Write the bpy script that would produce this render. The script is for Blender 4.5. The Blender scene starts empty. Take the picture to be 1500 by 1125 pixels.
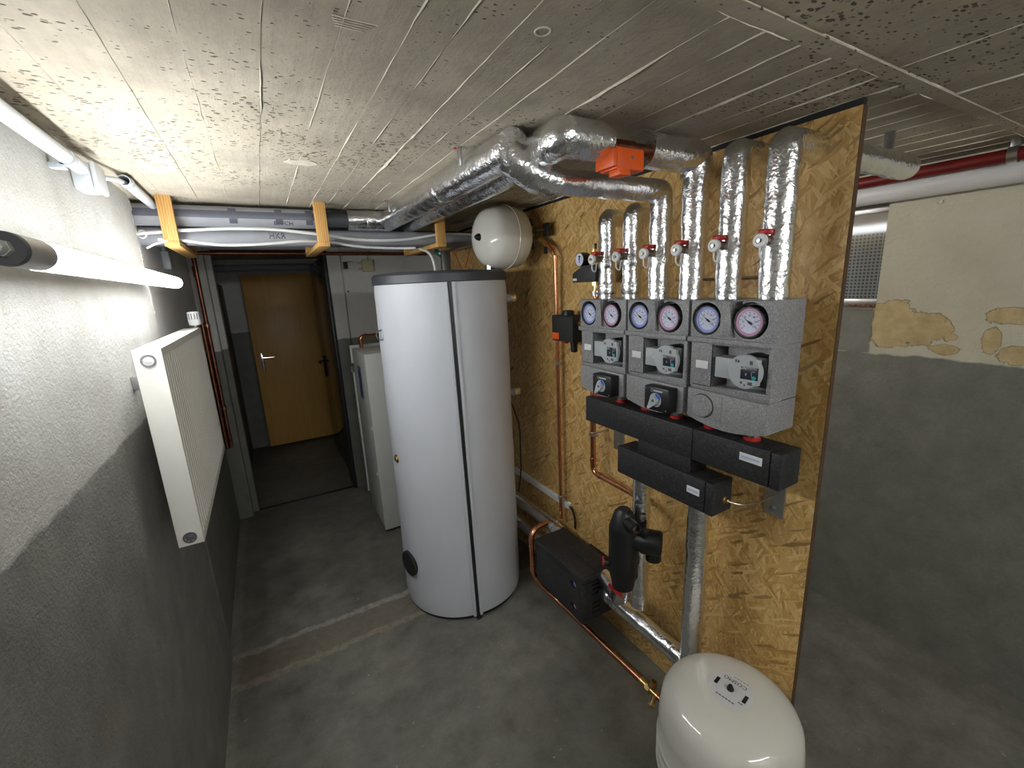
import bpy, bmesh, math, random
from mathutils import Vector, Matrix, noise as mnoise
random.seed(7)
SC = bpy.context.scene
COL = SC.collection
V = Vector
PI = math.pi

# ------------------------------------------------------------------ camera
cam_d = bpy.data.cameras.new('camera'); cam_d.sensor_fit = 'HORIZONTAL'; cam_d.sensor_width = 36.0
cam_d.lens = 632.954 / 1500 * 36; cam_d.clip_start = 0.02
cam = bpy.data.objects.new('camera', cam_d); COL.objects.link(cam); SC.camera = cam
RX = (0.865277, -0.499218, -0.045575); RY = (0.150007, 0.171103, 0.973767); RZ = (-0.478324, -0.849415, 0.222937)
cam.matrix_world = Matrix(((RX[0], RY[0], RZ[0], 0), (RX[1], RY[1], RZ[1], 0), (RX[2], RY[2], RZ[2], 1.65), (0, 0, 0, 1)))

# ------------------------------------------------------------------ world, exposure
wd = bpy.data.worlds.new('world'); SC.world = wd; wd.use_nodes = True
wd.node_tree.nodes['Background'].inputs[0].default_value = (0.75, 0.8, 0.9, 1)
wd.node_tree.nodes['Background'].inputs[1].default_value = 0.03
SC.view_settings.view_transform = 'Standard'; SC.view_settings.look = 'None'
SC.view_settings.gamma = 1.0; SC.view_settings.use_curve_mapping = False
SC.view_settings.exposure = 1.82
TUBE_MAIN = 13.5      # emission of the tube on the left wall
TUBE_REAR = 7.0       # tube on the rear of the chipboard
TUBE_ENTRY = 19.0     # tube behind the photographer

# ------------------------------------------------------------------ room constants (metres)
WL = -0.357; WL2 = -0.372; BK = 3.74; RW = 2.31; CE = 2.035; NEAR = -1.9
BD = 1.27; BDT = 0.02

# ------------------------------------------------------------------ material helpers
def s2l(c):
    c = c / 255.0
    return c / 12.92 if c <= 0.04045 else ((c + 0.055) / 1.055) ** 2.4
def rgb(r, g, b): return (s2l(r), s2l(g), s2l(b), 1)
class NT:
    def __init__(s, name):
        s.m = bpy.data.materials.new(name); s.m.use_nodes = True; s.t = s.m.node_tree
        s.p = s.t.nodes['Principled BSDF']; s.co = s.n('ShaderNodeTexCoord').outputs['Object']
    def n(s, typ, **kw):
        x = s.t.nodes.new(typ)
        for k, v in kw.items():
            if k.startswith('i_'): x.inputs[k[2:].replace('_', ' ')].default_value = v
            else: setattr(x, k, v)
        return x
    def l(s, a, b): s.t.links.new(a, b)
    def noise(s, scale, detail=4, rough=.55, vec=None, dist=0):
        x = s.n('ShaderNodeTexNoise'); x.inputs['Scale'].default_value = scale; x.inputs['Detail'].default_value = detail
        x.inputs['Roughness'].default_value = rough; x.inputs['Distortion'].default_value = dist
        s.l(vec or s.co, x.inputs['Vector']); return x
    def ramp(s, fac, stops):
        r = s.n('ShaderNodeValToRGB'); e = r.color_ramp.elements
        while len(e) < len(stops): e.new(.5)
        for el, (p, c) in zip(e, stops): el.position = p; el.color = c if len(c) == 4 else (*c, 1)
        s.l(fac, r.inputs[0]); return r.outputs[0]
    def mix(s, fac, a, b, blend='MIX'):
        x = s.n('ShaderNodeMix', data_type='RGBA', blend_type=blend)
        for sock, v in ((x.inputs[0], fac), (x.inputs[6], a), (x.inputs[7], b)):
            if hasattr(v, 'links') or hasattr(v, 'is_linked'): s.l(v, sock)
            else: sock.default_value = v
        return x.outputs[2]
    def math(s, op, a, b=None, clamp=False):
        x = s.n('ShaderNodeMath', operation=op, use_clamp=clamp)
        for sock, v in zip(x.inputs, (a, b)):
            if v is None: continue
            if hasattr(v, 'is_linked'): s.l(v, sock)
            else: sock.default_value = v
        return x.outputs[0]
    def mapping(s, scale=(1, 1, 1), rot=(0, 0, 0), loc=(0, 0, 0)):
        x = s.n('ShaderNodeMapping'); x.inputs['Scale'].default_value = scale; x.inputs['Rotation'].default_value = rot
        x.inputs['Location'].default_value = loc; s.l(s.co, x.inputs[0]); return x.outputs[0]
    def bump(s, h, strength, dist=.002, prev=None):
        b = s.n('ShaderNodeBump'); b.inputs['Strength'].default_value = strength; b.inputs['Distance'].default_value = dist
        s.l(h, b.inputs['Height'])
        if prev: s.l(prev, b.inputs['Normal'])
        return b.outputs[0]
    def sep(s):
        x = s.n('ShaderNodeSeparateXYZ'); s.l(s.co, x.inputs[0]); return x.outputs
    def out(s, col=None, rough=None, metal=None, nrm=None):
        for k, v in (('Base Color', col), ('Roughness', rough), ('Metallic', metal), ('Normal', nrm)):
            if v is None: continue
            if hasattr(v, 'is_linked'): s.l(v, s.p.inputs[k])
            else: s.p.inputs[k].default_value = v
        return s.m
def plain(name, c, rough=.5, metal=0, var=.08, vs=12, bump=0, bs=150, spec=None):
    t = NT(name); nz = t.noise(vs, 5)
    lo = tuple(x * (1 - var) for x in c[:3]); hi = tuple(min(1, x * (1 + var)) for x in c[:3])
    col = t.ramp(nz.outputs[0], [(.3, lo), (.7, hi)])
    nrm = t.bump(t.noise(bs, 3).outputs[0], bump, .001) if bump else None
    if spec is not None: t.p.inputs['Specular IOR Level'].default_value = spec
    return t.out(col, rough, metal, nrm)
M = {}
# rough stippled plaster, painted grey below 1.29 m
def wall_mat(name, up1, up2, lo1, lo2, stip=1.0, stain=.6, z0=1.29, extra=None):
    t = NT(name); x, y, z = t.sep()
    big = t.noise(1.7, 6, .6); med = t.noise(9, 6, .65); fine = t.noise(160, 4, .7)
    edge = t.math('ADD', z, t.math('MULTIPLY', t.math('SUBTRACT', t.noise(14, 4).outputs[0], .5), .03))
    m = t.n('ShaderNodeMapRange'); t.l(edge, m.inputs[0]); m.inputs[1].default_value = z0 - .004; m.inputs[2].default_value = z0 + .004
    up = t.ramp(big.outputs[0], [(.3, up1), (.68, up2)])
    st = t.ramp(med.outputs[0], [(.36, (1, 1, 1)), (.33, (1, 1, 1)), (.72, (1 - .35 * stain, 1 - .4 * stain, 1 - .5 * stain))])
    up = t.mix(.5, up, st, 'MULTIPLY')
    lo = t.ramp(med.outputs[0], [(.25, lo1), (.75, lo2)])
    lo = t.mix(.35, lo, t.ramp(fine.outputs[0], [(.35, (.6, .6, .6)), (.65, (1.0, 1.0, 1.0))]), 'MULTIPLY')
    col = t.mix(m.outputs[0], lo, up)
    h = t.math('ADD', t.math('MULTIPLY', fine.outputs[0], .8), t.math('MULTIPLY', t.noise(85, 5, .65).outputs[0], 1.0))
    nrm = t.bump(h, .5 * stip, .005)
    nrm = t.bump(med.outputs[0], .3, .01, nrm)
    if extra: col, nrm = extra(t, col, nrm, m.outputs[0])
    rg = t.mix(m.outputs[0], (.5, .5, .5, 1), (.9, .9, .9, 1))
    return t.out(col, rg, 0, nrm)
def seam_stain(t, col, nrm, up):
    x, y, z = t.sep(); nz = t.noise(24, 6, .75)
    c = t.math('ADD', y, t.math('MULTIPLY', t.math('SUBTRACT', nz.outputs[0], .5), .10))
    k = t.n('ShaderNodeMapRange'); t.l(c, k.inputs[0]); k.inputs[1].default_value = 2.118; k.inputs[2].default_value = 2.145
    lo = t.math('MULTIPLY', t.math('MULTIPLY', k.outputs[0], t.math('SUBTRACT', 1, up)), .6)
    col = t.mix(lo, col, t.ramp(nz.outputs[0], [(.35, rgb(120, 118, 108)), (.65, rgb(184, 181, 170))]))
    st = t.ramp(t.noise(3.2, 6, .7, t.mapping((1, 1, 1.3), (0, 0, 0), (0, 3, 0))).outputs[0], [(.60, (0, 0, 0)), (.72, (1, 1, 1))])
    return t.mix(t.math('MULTIPLY', st, .4), col, rgb(122, 108, 88)), nrm
M['wall_l'] = wall_mat('stippled_plaster', rgb(168, 165, 158), rgb(205, 204, 200), rgb(112, 110, 106), rgb(146, 144, 138), 1.0, .6, 1.30, seam_stain)
M['wall_b'] = wall_mat('smooth_plaster', rgb(204, 202, 200), rgb(226, 225, 223), rgb(110, 111, 105), rgb(132, 133, 126), .35, .2)
def peel(t, col, nrm, up):
    # flaked paint: bare tan plaster in patches with ragged edges
    x, y, z = t.sep()
    nz = t.noise(16, 6, .7); wob = t.math('MULTIPLY', t.math('SUBTRACT', nz.outputs[0], .5), 1.5)
    tot = None
    for (cy, cz, ry, rz) in ((.80, 1.42, .10, .105), (.69, 1.40, .085, .065), (.45, 1.462, .075, .032), (.495, 1.365, .026, .05),
                             (.62, 1.325, .045, .022), (.42, 1.32, .065, .035), (.603, 1.375, .016, .014), (.1, 1.4, .1, .06), (-.4, 1.36, .15, .07)):
        a = t.math('POWER', t.math('DIVIDE', t.math('SUBTRACT', y, cy), ry), 2)
        b = t.math('POWER', t.math('DIVIDE', t.math('SUBTRACT', z, cz), rz), 2)
        d = t.math('ADD', t.math('SQRT', t.math('ADD', a, b)), wob)
        k = t.n('ShaderNodeMapRange'); t.l(d, k.inputs[0]); k.inputs[1].default_value = 1.0; k.inputs[2].default_value = .96
        tot = k.outputs[0] if tot is None else t.math('MAXIMUM', tot, k.outputs[0])
    tot = t.math('MULTIPLY', tot, up)
    tan = t.ramp(t.noise(22, 6).outputs[0], [(.3, rgb(186, 164, 118)), (.7, rgb(214, 196, 152))])
    g = t.n('ShaderNodeMapRange'); t.l(t.math('ADD', y, t.math('MULTIPLY', wob, .02)), g.inputs[0]); g.inputs[1].default_value = .868; g.inputs[2].default_value = .862
    zz = t.n('ShaderNodeMapRange'); t.l(z, zz.inputs[0]); zz.inputs[1].default_value = 1.50; zz.inputs[2].default_value = 1.52
    keep = t.math('MAXIMUM', t.math('MAXIMUM', g.outputs[0], zz.outputs[0]), t.math('LESS_THAN', z, 1.286))
    grey = t.ramp(t.noise(7, 6, .65).outputs[0], [(.3, rgb(120, 121, 115)), (.7, rgb(142, 143, 136))])
    col = t.mix(keep, grey, col); tot = t.math('MULTIPLY', tot, keep)
    lum = t.bump(t.noise(11, 7, .7).outputs[0], .5, .02, nrm)
    return t.mix(tot, col, tan), t.bump(t.math('SUBTRACT', 1, tot), 1.0, .012, lum)
M['wall_r'] = wall_mat('cream_flaking_plaster', rgb(196, 192, 172), rgb(222, 219, 202), rgb(116, 117, 111), rgb(140, 141, 134), .35, .25, 1.285, peel)
# board-marked concrete with pits
def concrete_ceiling():
    t = NT('board_marked_concrete'); big = t.noise(1.3, 5, .6); med = t.noise(7, 6, .65)
    grain = t.noise(6, 8, .7, t.mapping((9, .6, 1)))
    col = t.ramp(big.outputs[0], [(.3, rgb(172, 163, 148)), (.52, rgb(196, 187, 170)), (.75, rgb(210, 198, 174))])
    col = t.mix(.6, col, t.ramp(med.outputs[0], [(.3, (.58, .56, .53)), (.68, (1.04, 1.02, .98))]), 'MULTIPLY')
    col = t.mix(.35, col, t.ramp(grain.outputs[0], [(.35, (.7, .7, .7)), (.65, (1, 1, 1))]), 'MULTIPLY')
    vo = t.n('ShaderNodeTexVoronoi'); vo.inputs['Scale'].default_value = 105; t.l(t.mapping((.5, 1.1, 1), (0, 0, .35)), vo.inputs['Vector'])
    dens = t.noise(2.6, 4, .7)
    thr = t.math('MULTIPLY', t.math('SUBTRACT', dens.outputs[0], .38), 1.5, True)
    sub = t.math('SUBTRACT', thr, vo.outputs['Distance'])
    pit = t.math('MULTIPLY', t.math('ADD', sub, .06), 14, True)
    vo2 = t.n('ShaderNodeTexNoise'); vo2.inputs['Scale'].default_value = 60; t.l(t.mapping((1, .5, 1)), vo2.inputs['Vector'])
    pit = t.math('MULTIPLY', pit, t.ramp(vo2.outputs[0], [(.47, (0, 0, 0)), (.55, (1, 1, 1))]))
    col = t.mix(pit, col, rgb(102, 94, 83))
    h = t.math('SUBTRACT', t.math('ADD', t.math('MULTIPLY', grain.outputs[0], .25), t.math('MULTIPLY', t.noise(70, 5).outputs[0], .35)), pit)
    oi = t.n('ShaderNodeObjectInfo')
    col = t.mix(.14, col, t.ramp(oi.outputs['Random'], [(0, (.45, .45, .45)), (1, (1, 1, 1))]), 'MULTIPLY')
    return t.out(col, .92, 0, t.bump(h, .9, .006))
M['ceil'] = concrete_ceiling()
M['ridge'] = plain('concrete_fin', rgb(208, 202, 186), .95, 0, .18, 30, .6, 120)
def floor_mat():
    t = NT('worn_grey_floor_paint'); x, y, z = t.sep()
    big = t.noise(1.6, 6, .6); med = t.noise(7, 7, .7); sc = t.noise(26, 7, .75)
    col = t.ramp(big.outputs[0], [(.3, rgb(104, 103, 96)), (.7, rgb(142, 140, 132))])
    col = t.mix(.85, col, t.ramp(med.outputs[0], [(.32, (.50, .49, .46)), (.5, (.82, .82, .81)), (.66, (1.08, 1.08, 1.07))]), 'MULTIPLY')
    col = t.mix(.4, col, t.ramp(t.noise(90, 5, .7).outputs[0], [(.3, (.7, .7, .68)), (.7, (1.06, 1.06, 1.05))]), 'MULTIPLY')
    scr = t.noise(5, 6, .8, t.mapping((6, .5, 1), (0, 0, .7)))
    col = t.mix(t.math('MULTIPLY', t.ramp(scr.outputs[0], [(.66, (0, 0, 0)), (.7, (1, 1, 1))]), .3), col, rgb(160, 157, 148))
    wob = t.math('MULTIPLY', t.math('SUBTRACT', t.noise(11, 7, .75).outputs[0], .5), .09)
    yy = t.math('ADD', y, wob)
    def band(a, b, s=.004):
        k = t.n('ShaderNodeMapRange'); t.l(yy, k.inputs[0]); k.inputs[1].default_value = a - s; k.inputs[2].default_value = a + s
        q = t.n('ShaderNodeMapRange'); t.l(yy, q.inputs[0]); q.inputs[1].default_value = b + s; q.inputs[2].default_value = b - s
        return t.math('MULTIPLY', k.outputs[0], q.outputs[0])
    xm = t.n('ShaderNodeMapRange'); t.l(x, xm.inputs[0]); xm.inputs[1].default_value = 1.25; xm.inputs[2].default_value = 1.15
    strip = t.math('MULTIPLY', band(1.95, 2.155), xm.outputs[0])
    col = t.mix(t.math('MULTIPLY', strip, .75), col, t.ramp(sc.outputs[0], [(.3, rgb(104, 98, 86)), (.7, rgb(132, 124, 108))]))
    e1 = t.math('MULTIPLY', band(1.935, 1.972, .006), xm.outputs[0]); e2 = t.math('MULTIPLY', band(2.135, 2.17, .006), xm.outputs[0])
    col = t.mix(t.math('MULTIPLY', e1, .75), col, t.ramp(sc.outputs[0], [(.35, rgb(120, 112, 96)), (.6, rgb(156, 148, 132))]))
    col = t.mix(t.math('MULTIPLY', e2, .9), col, t.ramp(sc.outputs[0], [(.35, rgb(124, 120, 110)), (.6, rgb(170, 166, 156))]))
    wx = t.math('ADD', x, t.math('MULTIPLY', wob, .5)); k = t.n('ShaderNodeMapRange'); t.l(wx, k.inputs[0]); k.inputs[1].default_value = -.318; k.inputs[2].default_value = -.34
    col = t.mix(t.math('MULTIPLY', k.outputs[0], .45), col, t.ramp(sc.outputs[0], [(.3, rgb(112, 110, 102)), (.65, rgb(168, 165, 154))]))
    sp = t.ramp(t.noise(38, 5, .7).outputs[0], [(.65, (0, 0, 0)), (.69, (1, 1, 1))])
    col = t.mix(t.math('MULTIPLY', sp, .65), col, rgb(174, 170, 160))
    rust = t.ramp(t.noise(3.3, 7, .75).outputs[0], [(.58, (0, 0, 0)), (.70, (1, 1, 1))])
    col = t.mix(t.math('MULTIPLY', rust, .5), col, rgb(106, 84, 62))
    return t.out(col, t.ramp(med.outputs[0], [(.3, (.38, .38, .38)), (.7, (.62, .62, .62))]), 0, t.bump(t.math('ADD', sc.outputs[0], t.math('MULTIPLY', strip, .4)), .25, .004))
M['floor'] = floor_mat()
def osb():
    t = NT('oriented_strand_board')
    cols = [(0, rgb(188, 144, 80)), (.3, rgb(212, 172, 106)), (.55, rgb(220, 182, 116)), (.8, rgb(236, 206, 146)), (1, rgb(200, 156, 92))]
    def layer(ang, ls, ss, off):
        mp = t.mapping((1, ls, ss), (ang, 0, 0), (0, off, off * .7))
        # rotation acts after scale in the node, so the strands are laid out with a pre-rotated vector
        r = t.n('ShaderNodeVectorRotate', rotation_type='X_AXIS'); r.inputs['Angle'].default_value = ang; t.l(t.co, r.inputs['Vector'])
        wob = t.noise(14, 3); add = t.n('ShaderNodeVectorMath', operation='MULTIPLY_ADD'); t.l(wob.outputs['Color'], add.inputs[0])
        add.inputs[1].default_value = (0, .02, .012); t.l(r.outputs[0], add.inputs[2])
        sc = t.n('ShaderNodeVectorMath', operation='MULTIPLY'); t.l(add.outputs[0], sc.inputs[0]); sc.inputs[1].default_value = (0, ls, ss)
        o = t.n('ShaderNodeVectorMath', operation='ADD'); t.l(sc.outputs[0], o.inputs[0]); o.inputs[1].default_value = (0, off, off * 1.7)
        v = t.n('ShaderNodeTexVoronoi'); v.inputs['Scale'].default_value = 1; t.l(o.outputs[0], v.inputs['Vector'])
        sx = t.n('ShaderNodeSeparateColor'); t.l(v.outputs['Color'], sx.inputs[0])
        g = t.noise(1, 4, .6, t.n('ShaderNodeVectorMath').outputs[0]) if False else None
        gs = t.n('ShaderNodeVectorMath', operation='MULTIPLY'); t.l(add.outputs[0], gs.inputs[0]); gs.inputs[1].default_value = (0, ls * 2, ss * 7)
        gn = t.noise(1, 4, .6, gs.outputs[0])
        c = t.ramp(sx.outputs[0], cols)
        c = t.mix(.4, c, t.ramp(gn.outputs[0], [(.3, (.80, .77, .70)), (.7, (1.04, 1.04, 1.02))]), 'MULTIPLY')
        return c, sx.outputs[1], v.outputs['Distance']
    c1, r1, d1 = layer(.18, 120, 15, 0); c2, r2, d2 = layer(-.35, 130, 18, 5.3); c3, r3, d3 = layer(.75, 115, 18, 9.1); c4, r4, d4 = layer(-.95, 125, 17, 2.2)
    def th(v, p): return t.ramp(v, [(p, (0, 0, 0)), (p + .02, (1, 1, 1))])
    col = t.mix(th(r2, .55), c1, c2); col = t.mix(th(r3, .62), col, c3); col = t.mix(th(r4, .74), col, c4)
    big = t.noise(3, 5, .6)
    col = t.mix(.35, col, t.ramp(big.outputs[0], [(.3, (.82, .78, .70)), (.7, (1.04, 1.04, 1.02))]), 'MULTIPLY')
    dark = t.ramp(r4, [(.96, (0, 0, 0)), (.965, (1, 1, 1))])
    col = t.mix(t.math('MULTIPLY', dark, .55), col, rgb(112, 74, 34))
    h = t.math('ADD', t.math('ADD', r1, r2), t.math('ADD', r3, r4))
    return t.out(col, .42, 0, t.bump(h, .35, .002))
M['osb'] = osb()
M['osb_edge'] = plain('chipboard_cut_edge', rgb(84, 62, 42), .9, 0, .35, 160, .5, 200)
def foil():
    t = NT('crinkled_aluminium_foil')
    a = t.noise(30, 3, .5, None, 1.0)
    wv = t.n('ShaderNodeVectorMath', operation='MULTIPLY_ADD'); t.l(t.noise(20, 3).outputs['Color'], wv.inputs[0]); wv.inputs[1].default_value = (.03, .03, .03); t.l(t.co, wv.inputs[2])
    h = None
    for sc, k in ((70, .5), (150, .35)):
        v = t.n('ShaderNodeTexVoronoi', feature='F1'); v.inputs['Scale'].default_value = sc; t.l(wv.outputs[0], v.inputs['Vector'])
        q = t.math('MULTIPLY', v.outputs['Distance'], k); h = q if h is None else t.math('ADD', h, q)
    nrm = t.bump(a.outputs[0], .25, .006)
    nrm = t.bump(h, .42, .004, nrm)
    col = t.ramp(a.outputs[0], [(.3, (.82, .83, .85)), (.7, (.93, .94, .96))])
    return t.out(col, .23, 1, nrm)
M['foil'] = foil()
def epp(name, c, hi, rough, scale):
    t = NT(name); v = t.n('ShaderNodeTexVoronoi'); v.inputs['Scale'].default_value = scale; t.l(t.co, v.inputs['Vector'])
    sx = t.n('ShaderNodeSeparateColor'); t.l(v.outputs['Color'], sx.inputs[0])
    col = t.ramp(sx.outputs[0], [(0, c), (.8, tuple((x + y) / 2 for x, y in zip(c, hi))), (1, hi)])
    return t.out(col, rough, 0, t.bump(v.outputs['Distance'], .35, .002))
M['epp_grey'] = epp('grey_foam_shell', rgb(124, 124, 126), rgb(172, 172, 174), .34, 420)
M['epp_black'] = epp('black_foam_shell', rgb(24, 24, 26), rgb(58, 58, 60), .55, 260)
M['copper'] = plain('copper_tube', (.66, .30, .17, 1), .26, 1, .22, 30)
M['copper_old'] = plain('dull_copper', (.30, .12, .07, 1), .38, 1, .3, 25)
M['brass'] = plain('brass', (.72, .52, .22, 1), .28, 1, .15, 40)
M['steel'] = plain('zinc_steel', (.55, .56, .58, 1), .33, 1, .12, 40)
M['sleeve'] = plain('brushed_steel', (.5, .49, .47, 1), .42, .55, .06, 30)
M['chrome'] = plain('chrome', (.8, .81, .83, 1), .12, 1, .03)
M['nickel'] = plain('nickel_brass', (.40, .37, .31, 1), .3, 1, .1)
M['black'] = plain('black_plastic', rgb(22, 22, 24), .42, 0, .1, 20)
M['black_rubber'] = plain('black_rubber', rgb(30, 30, 31), .7, 0, .12, 20, .2)
M['white_pl'] = plain('white_plastic', rgb(226, 227, 228), .38, 0, .02)
M['grey_pl'] = plain('light_grey_plastic', rgb(176, 182, 186), .42, 0, .03)
M['grey_conduit'] = plain('pale_grey_conduit', rgb(206, 210, 214), .35, 0, .03)
M['rad_white'] = plain('radiator_enamel', rgb(226, 224, 216), .35, 0, .015)
M['tank_white'] = plain('white_vinyl_jacket', rgb(192, 195, 202), .48, 0, .03, 5, .12, 14)
M['tank_grey'] = plain('anthracite_plastic', rgb(58, 61, 68), .45, 0, .06)
M['vessel'] = plain('white_lacquer', rgb(210, 208, 199), .07, 0, .015)
M['vessel_lbl'] = plain('label_grey', rgb(206, 206, 206), .35, 0, .01)
M['ink'] = plain('black_ink', rgb(26, 26, 28), .6, 0, .1)
M['pen'] = plain('blue_black_marker', rgb(44, 44, 66), .6, 0, .15)
M['red'] = plain('red_plastic', rgb(176, 34, 30), .4, 0, .06)
M['orange'] = plain('orange_plastic', rgb(232, 92, 22), .45, 0, .05)
M['orange_paint'] = plain('orange_spray_paint', rgb(222, 108, 30), .8, 0, .2, 60)
M['blue'] = plain('blue_plastic', rgb(46, 92, 208), .4)
M['teal'] = plain('teal_plastic', rgb(20, 158, 160), .4)
M['dial_blue'] = plain('pale_blue_ring', rgb(140, 156, 228), .35, 0, .03)
M['print_blue'] = plain('pale_print', rgb(176, 196, 222), .4)
M['dial_red'] = plain('pale_pink_ring', rgb(204, 150, 186), .35, 0, .03)
M['dial_face'] = plain('dial_face', rgb(214, 218, 240), .3, 0, .01)
M['display'] = plain('dark_display', rgb(48, 50, 62), .25, 0, .05)
M['pine'] = None
def wood(name, a, b, sc, axis, rough=.6):
    t = NT(name); mp = t.mapping(sc)
    n1 = t.noise(1, 5, .6, mp, 1.5); w = t.n('ShaderNodeTexWave', wave_type='BANDS', bands_direction=axis)
    w.inputs['Scale'].default_value = 1.2; w.inputs['Distortion'].default_value = 5; w.inputs['Detail'].default_value = 3; t.l(mp, w.inputs['Vector'])
    f = t.math('ADD', t.math('MULTIPLY', n1.outputs[0], .6), t.math('MULTIPLY', w.outputs['Fac'], .4))
    return t.out(t.ramp(f, [(.25, a), (.75, b)]), rough, 0, t.bump(f, .12, .001))
M['pine'] = wood('planed_pine', rgb(190, 138, 72), rgb(222, 176, 108), (30, 30, 5), 'X')
M['door_wood'] = wood('beech_veneer', rgb(196, 148, 72), rgb(220, 176, 100), (14, 14, 2.0), 'X', .4)
M['dark_door'] = plain('dark_glossy_paint', rgb(26, 27, 30), .12, 0, .1)
M['dark_frame'] = plain('dark_steel_frame', rgb(40, 42, 46), .4, 0, .2)
M['boiler'] = plain('white_sheet_metal', rgb(212, 213, 208), .35, 0, .02)
M['blue_lbl'] = plain('blue_panel', rgb(72, 98, 140), .35, 0, .1, 40)
M['pipe_grey'] = plain('grey_pipe_foam', rgb(156, 158, 164), .6, 0, .08, 9)
M['tape'] = plain('dark_grey_tape', rgb(92, 94, 106), .35, 0, .08, 20)
M['pipe_dark'] = plain('dark_grey_pipe', rgb(70, 72, 78), .5, 0, .15, 8)
M['cable'] = plain('white_cable', rgb(214, 215, 214), .45, 0, .03)
M['red_pipe'] = plain('dark_red_paint', rgb(112, 24, 24), .45, 0, .15, 15)
M['beige'] = plain('aged_beige_plastic', rgb(196, 188, 158), .5, 0, .06)
M['green'] = plain('green_plastic', rgb(20, 84, 62), .4)
M['gland'] = plain('grey_gland', rgb(176, 178, 174), .4)
M['cap_dark'] = plain('dark_grey_cap', rgb(84, 84, 88), .5)
M['debris'] = plain('brick_debris', rgb(150, 96, 72), .95, 0, .3, 50, .6)
M['dark_rec'] = plain('dark_bitumen', rgb(34, 32, 32), .9, 0, .2)
def emis(name, st):
    t = NT(name); t.p.inputs['Base Color'].default_value = (.9, .9, .9, 1)
    t.p.inputs['Emission Color'].default_value = (.95, .985, 1, 1); t.p.inputs['Emission Strength'].default_value = st
    return t.m
M['tube_main'] = emis('lit_tube', TUBE_MAIN); M['tube_rear'] = emis('lit_tube_rear', TUBE_REAR); M['tube_entry'] = emis('lit_tube_entry', TUBE_ENTRY)
def pane():
    t = NT('wired_glass'); x, y, z = t.sep()
    def g(v, s):
        a = t.math('FRACT', t.math('MULTIPLY', v, s)); return t.math('MULTIPLY', t.math('GREATER_THAN', a, .2), t.math('LESS_THAN', a, .82))
    grid = t.math('MULTIPLY', g(y, 66), g(z, 66)); zlim = t.math('LESS_THAN', z, 1.80)
    grid = t.math('MULTIPLY', grid, zlim)
    col = t.mix(grid, rgb(150, 158, 162), rgb(92, 100, 104))
    return t.out(col, .07, 0, None)
M['pane'] = pane()

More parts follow.
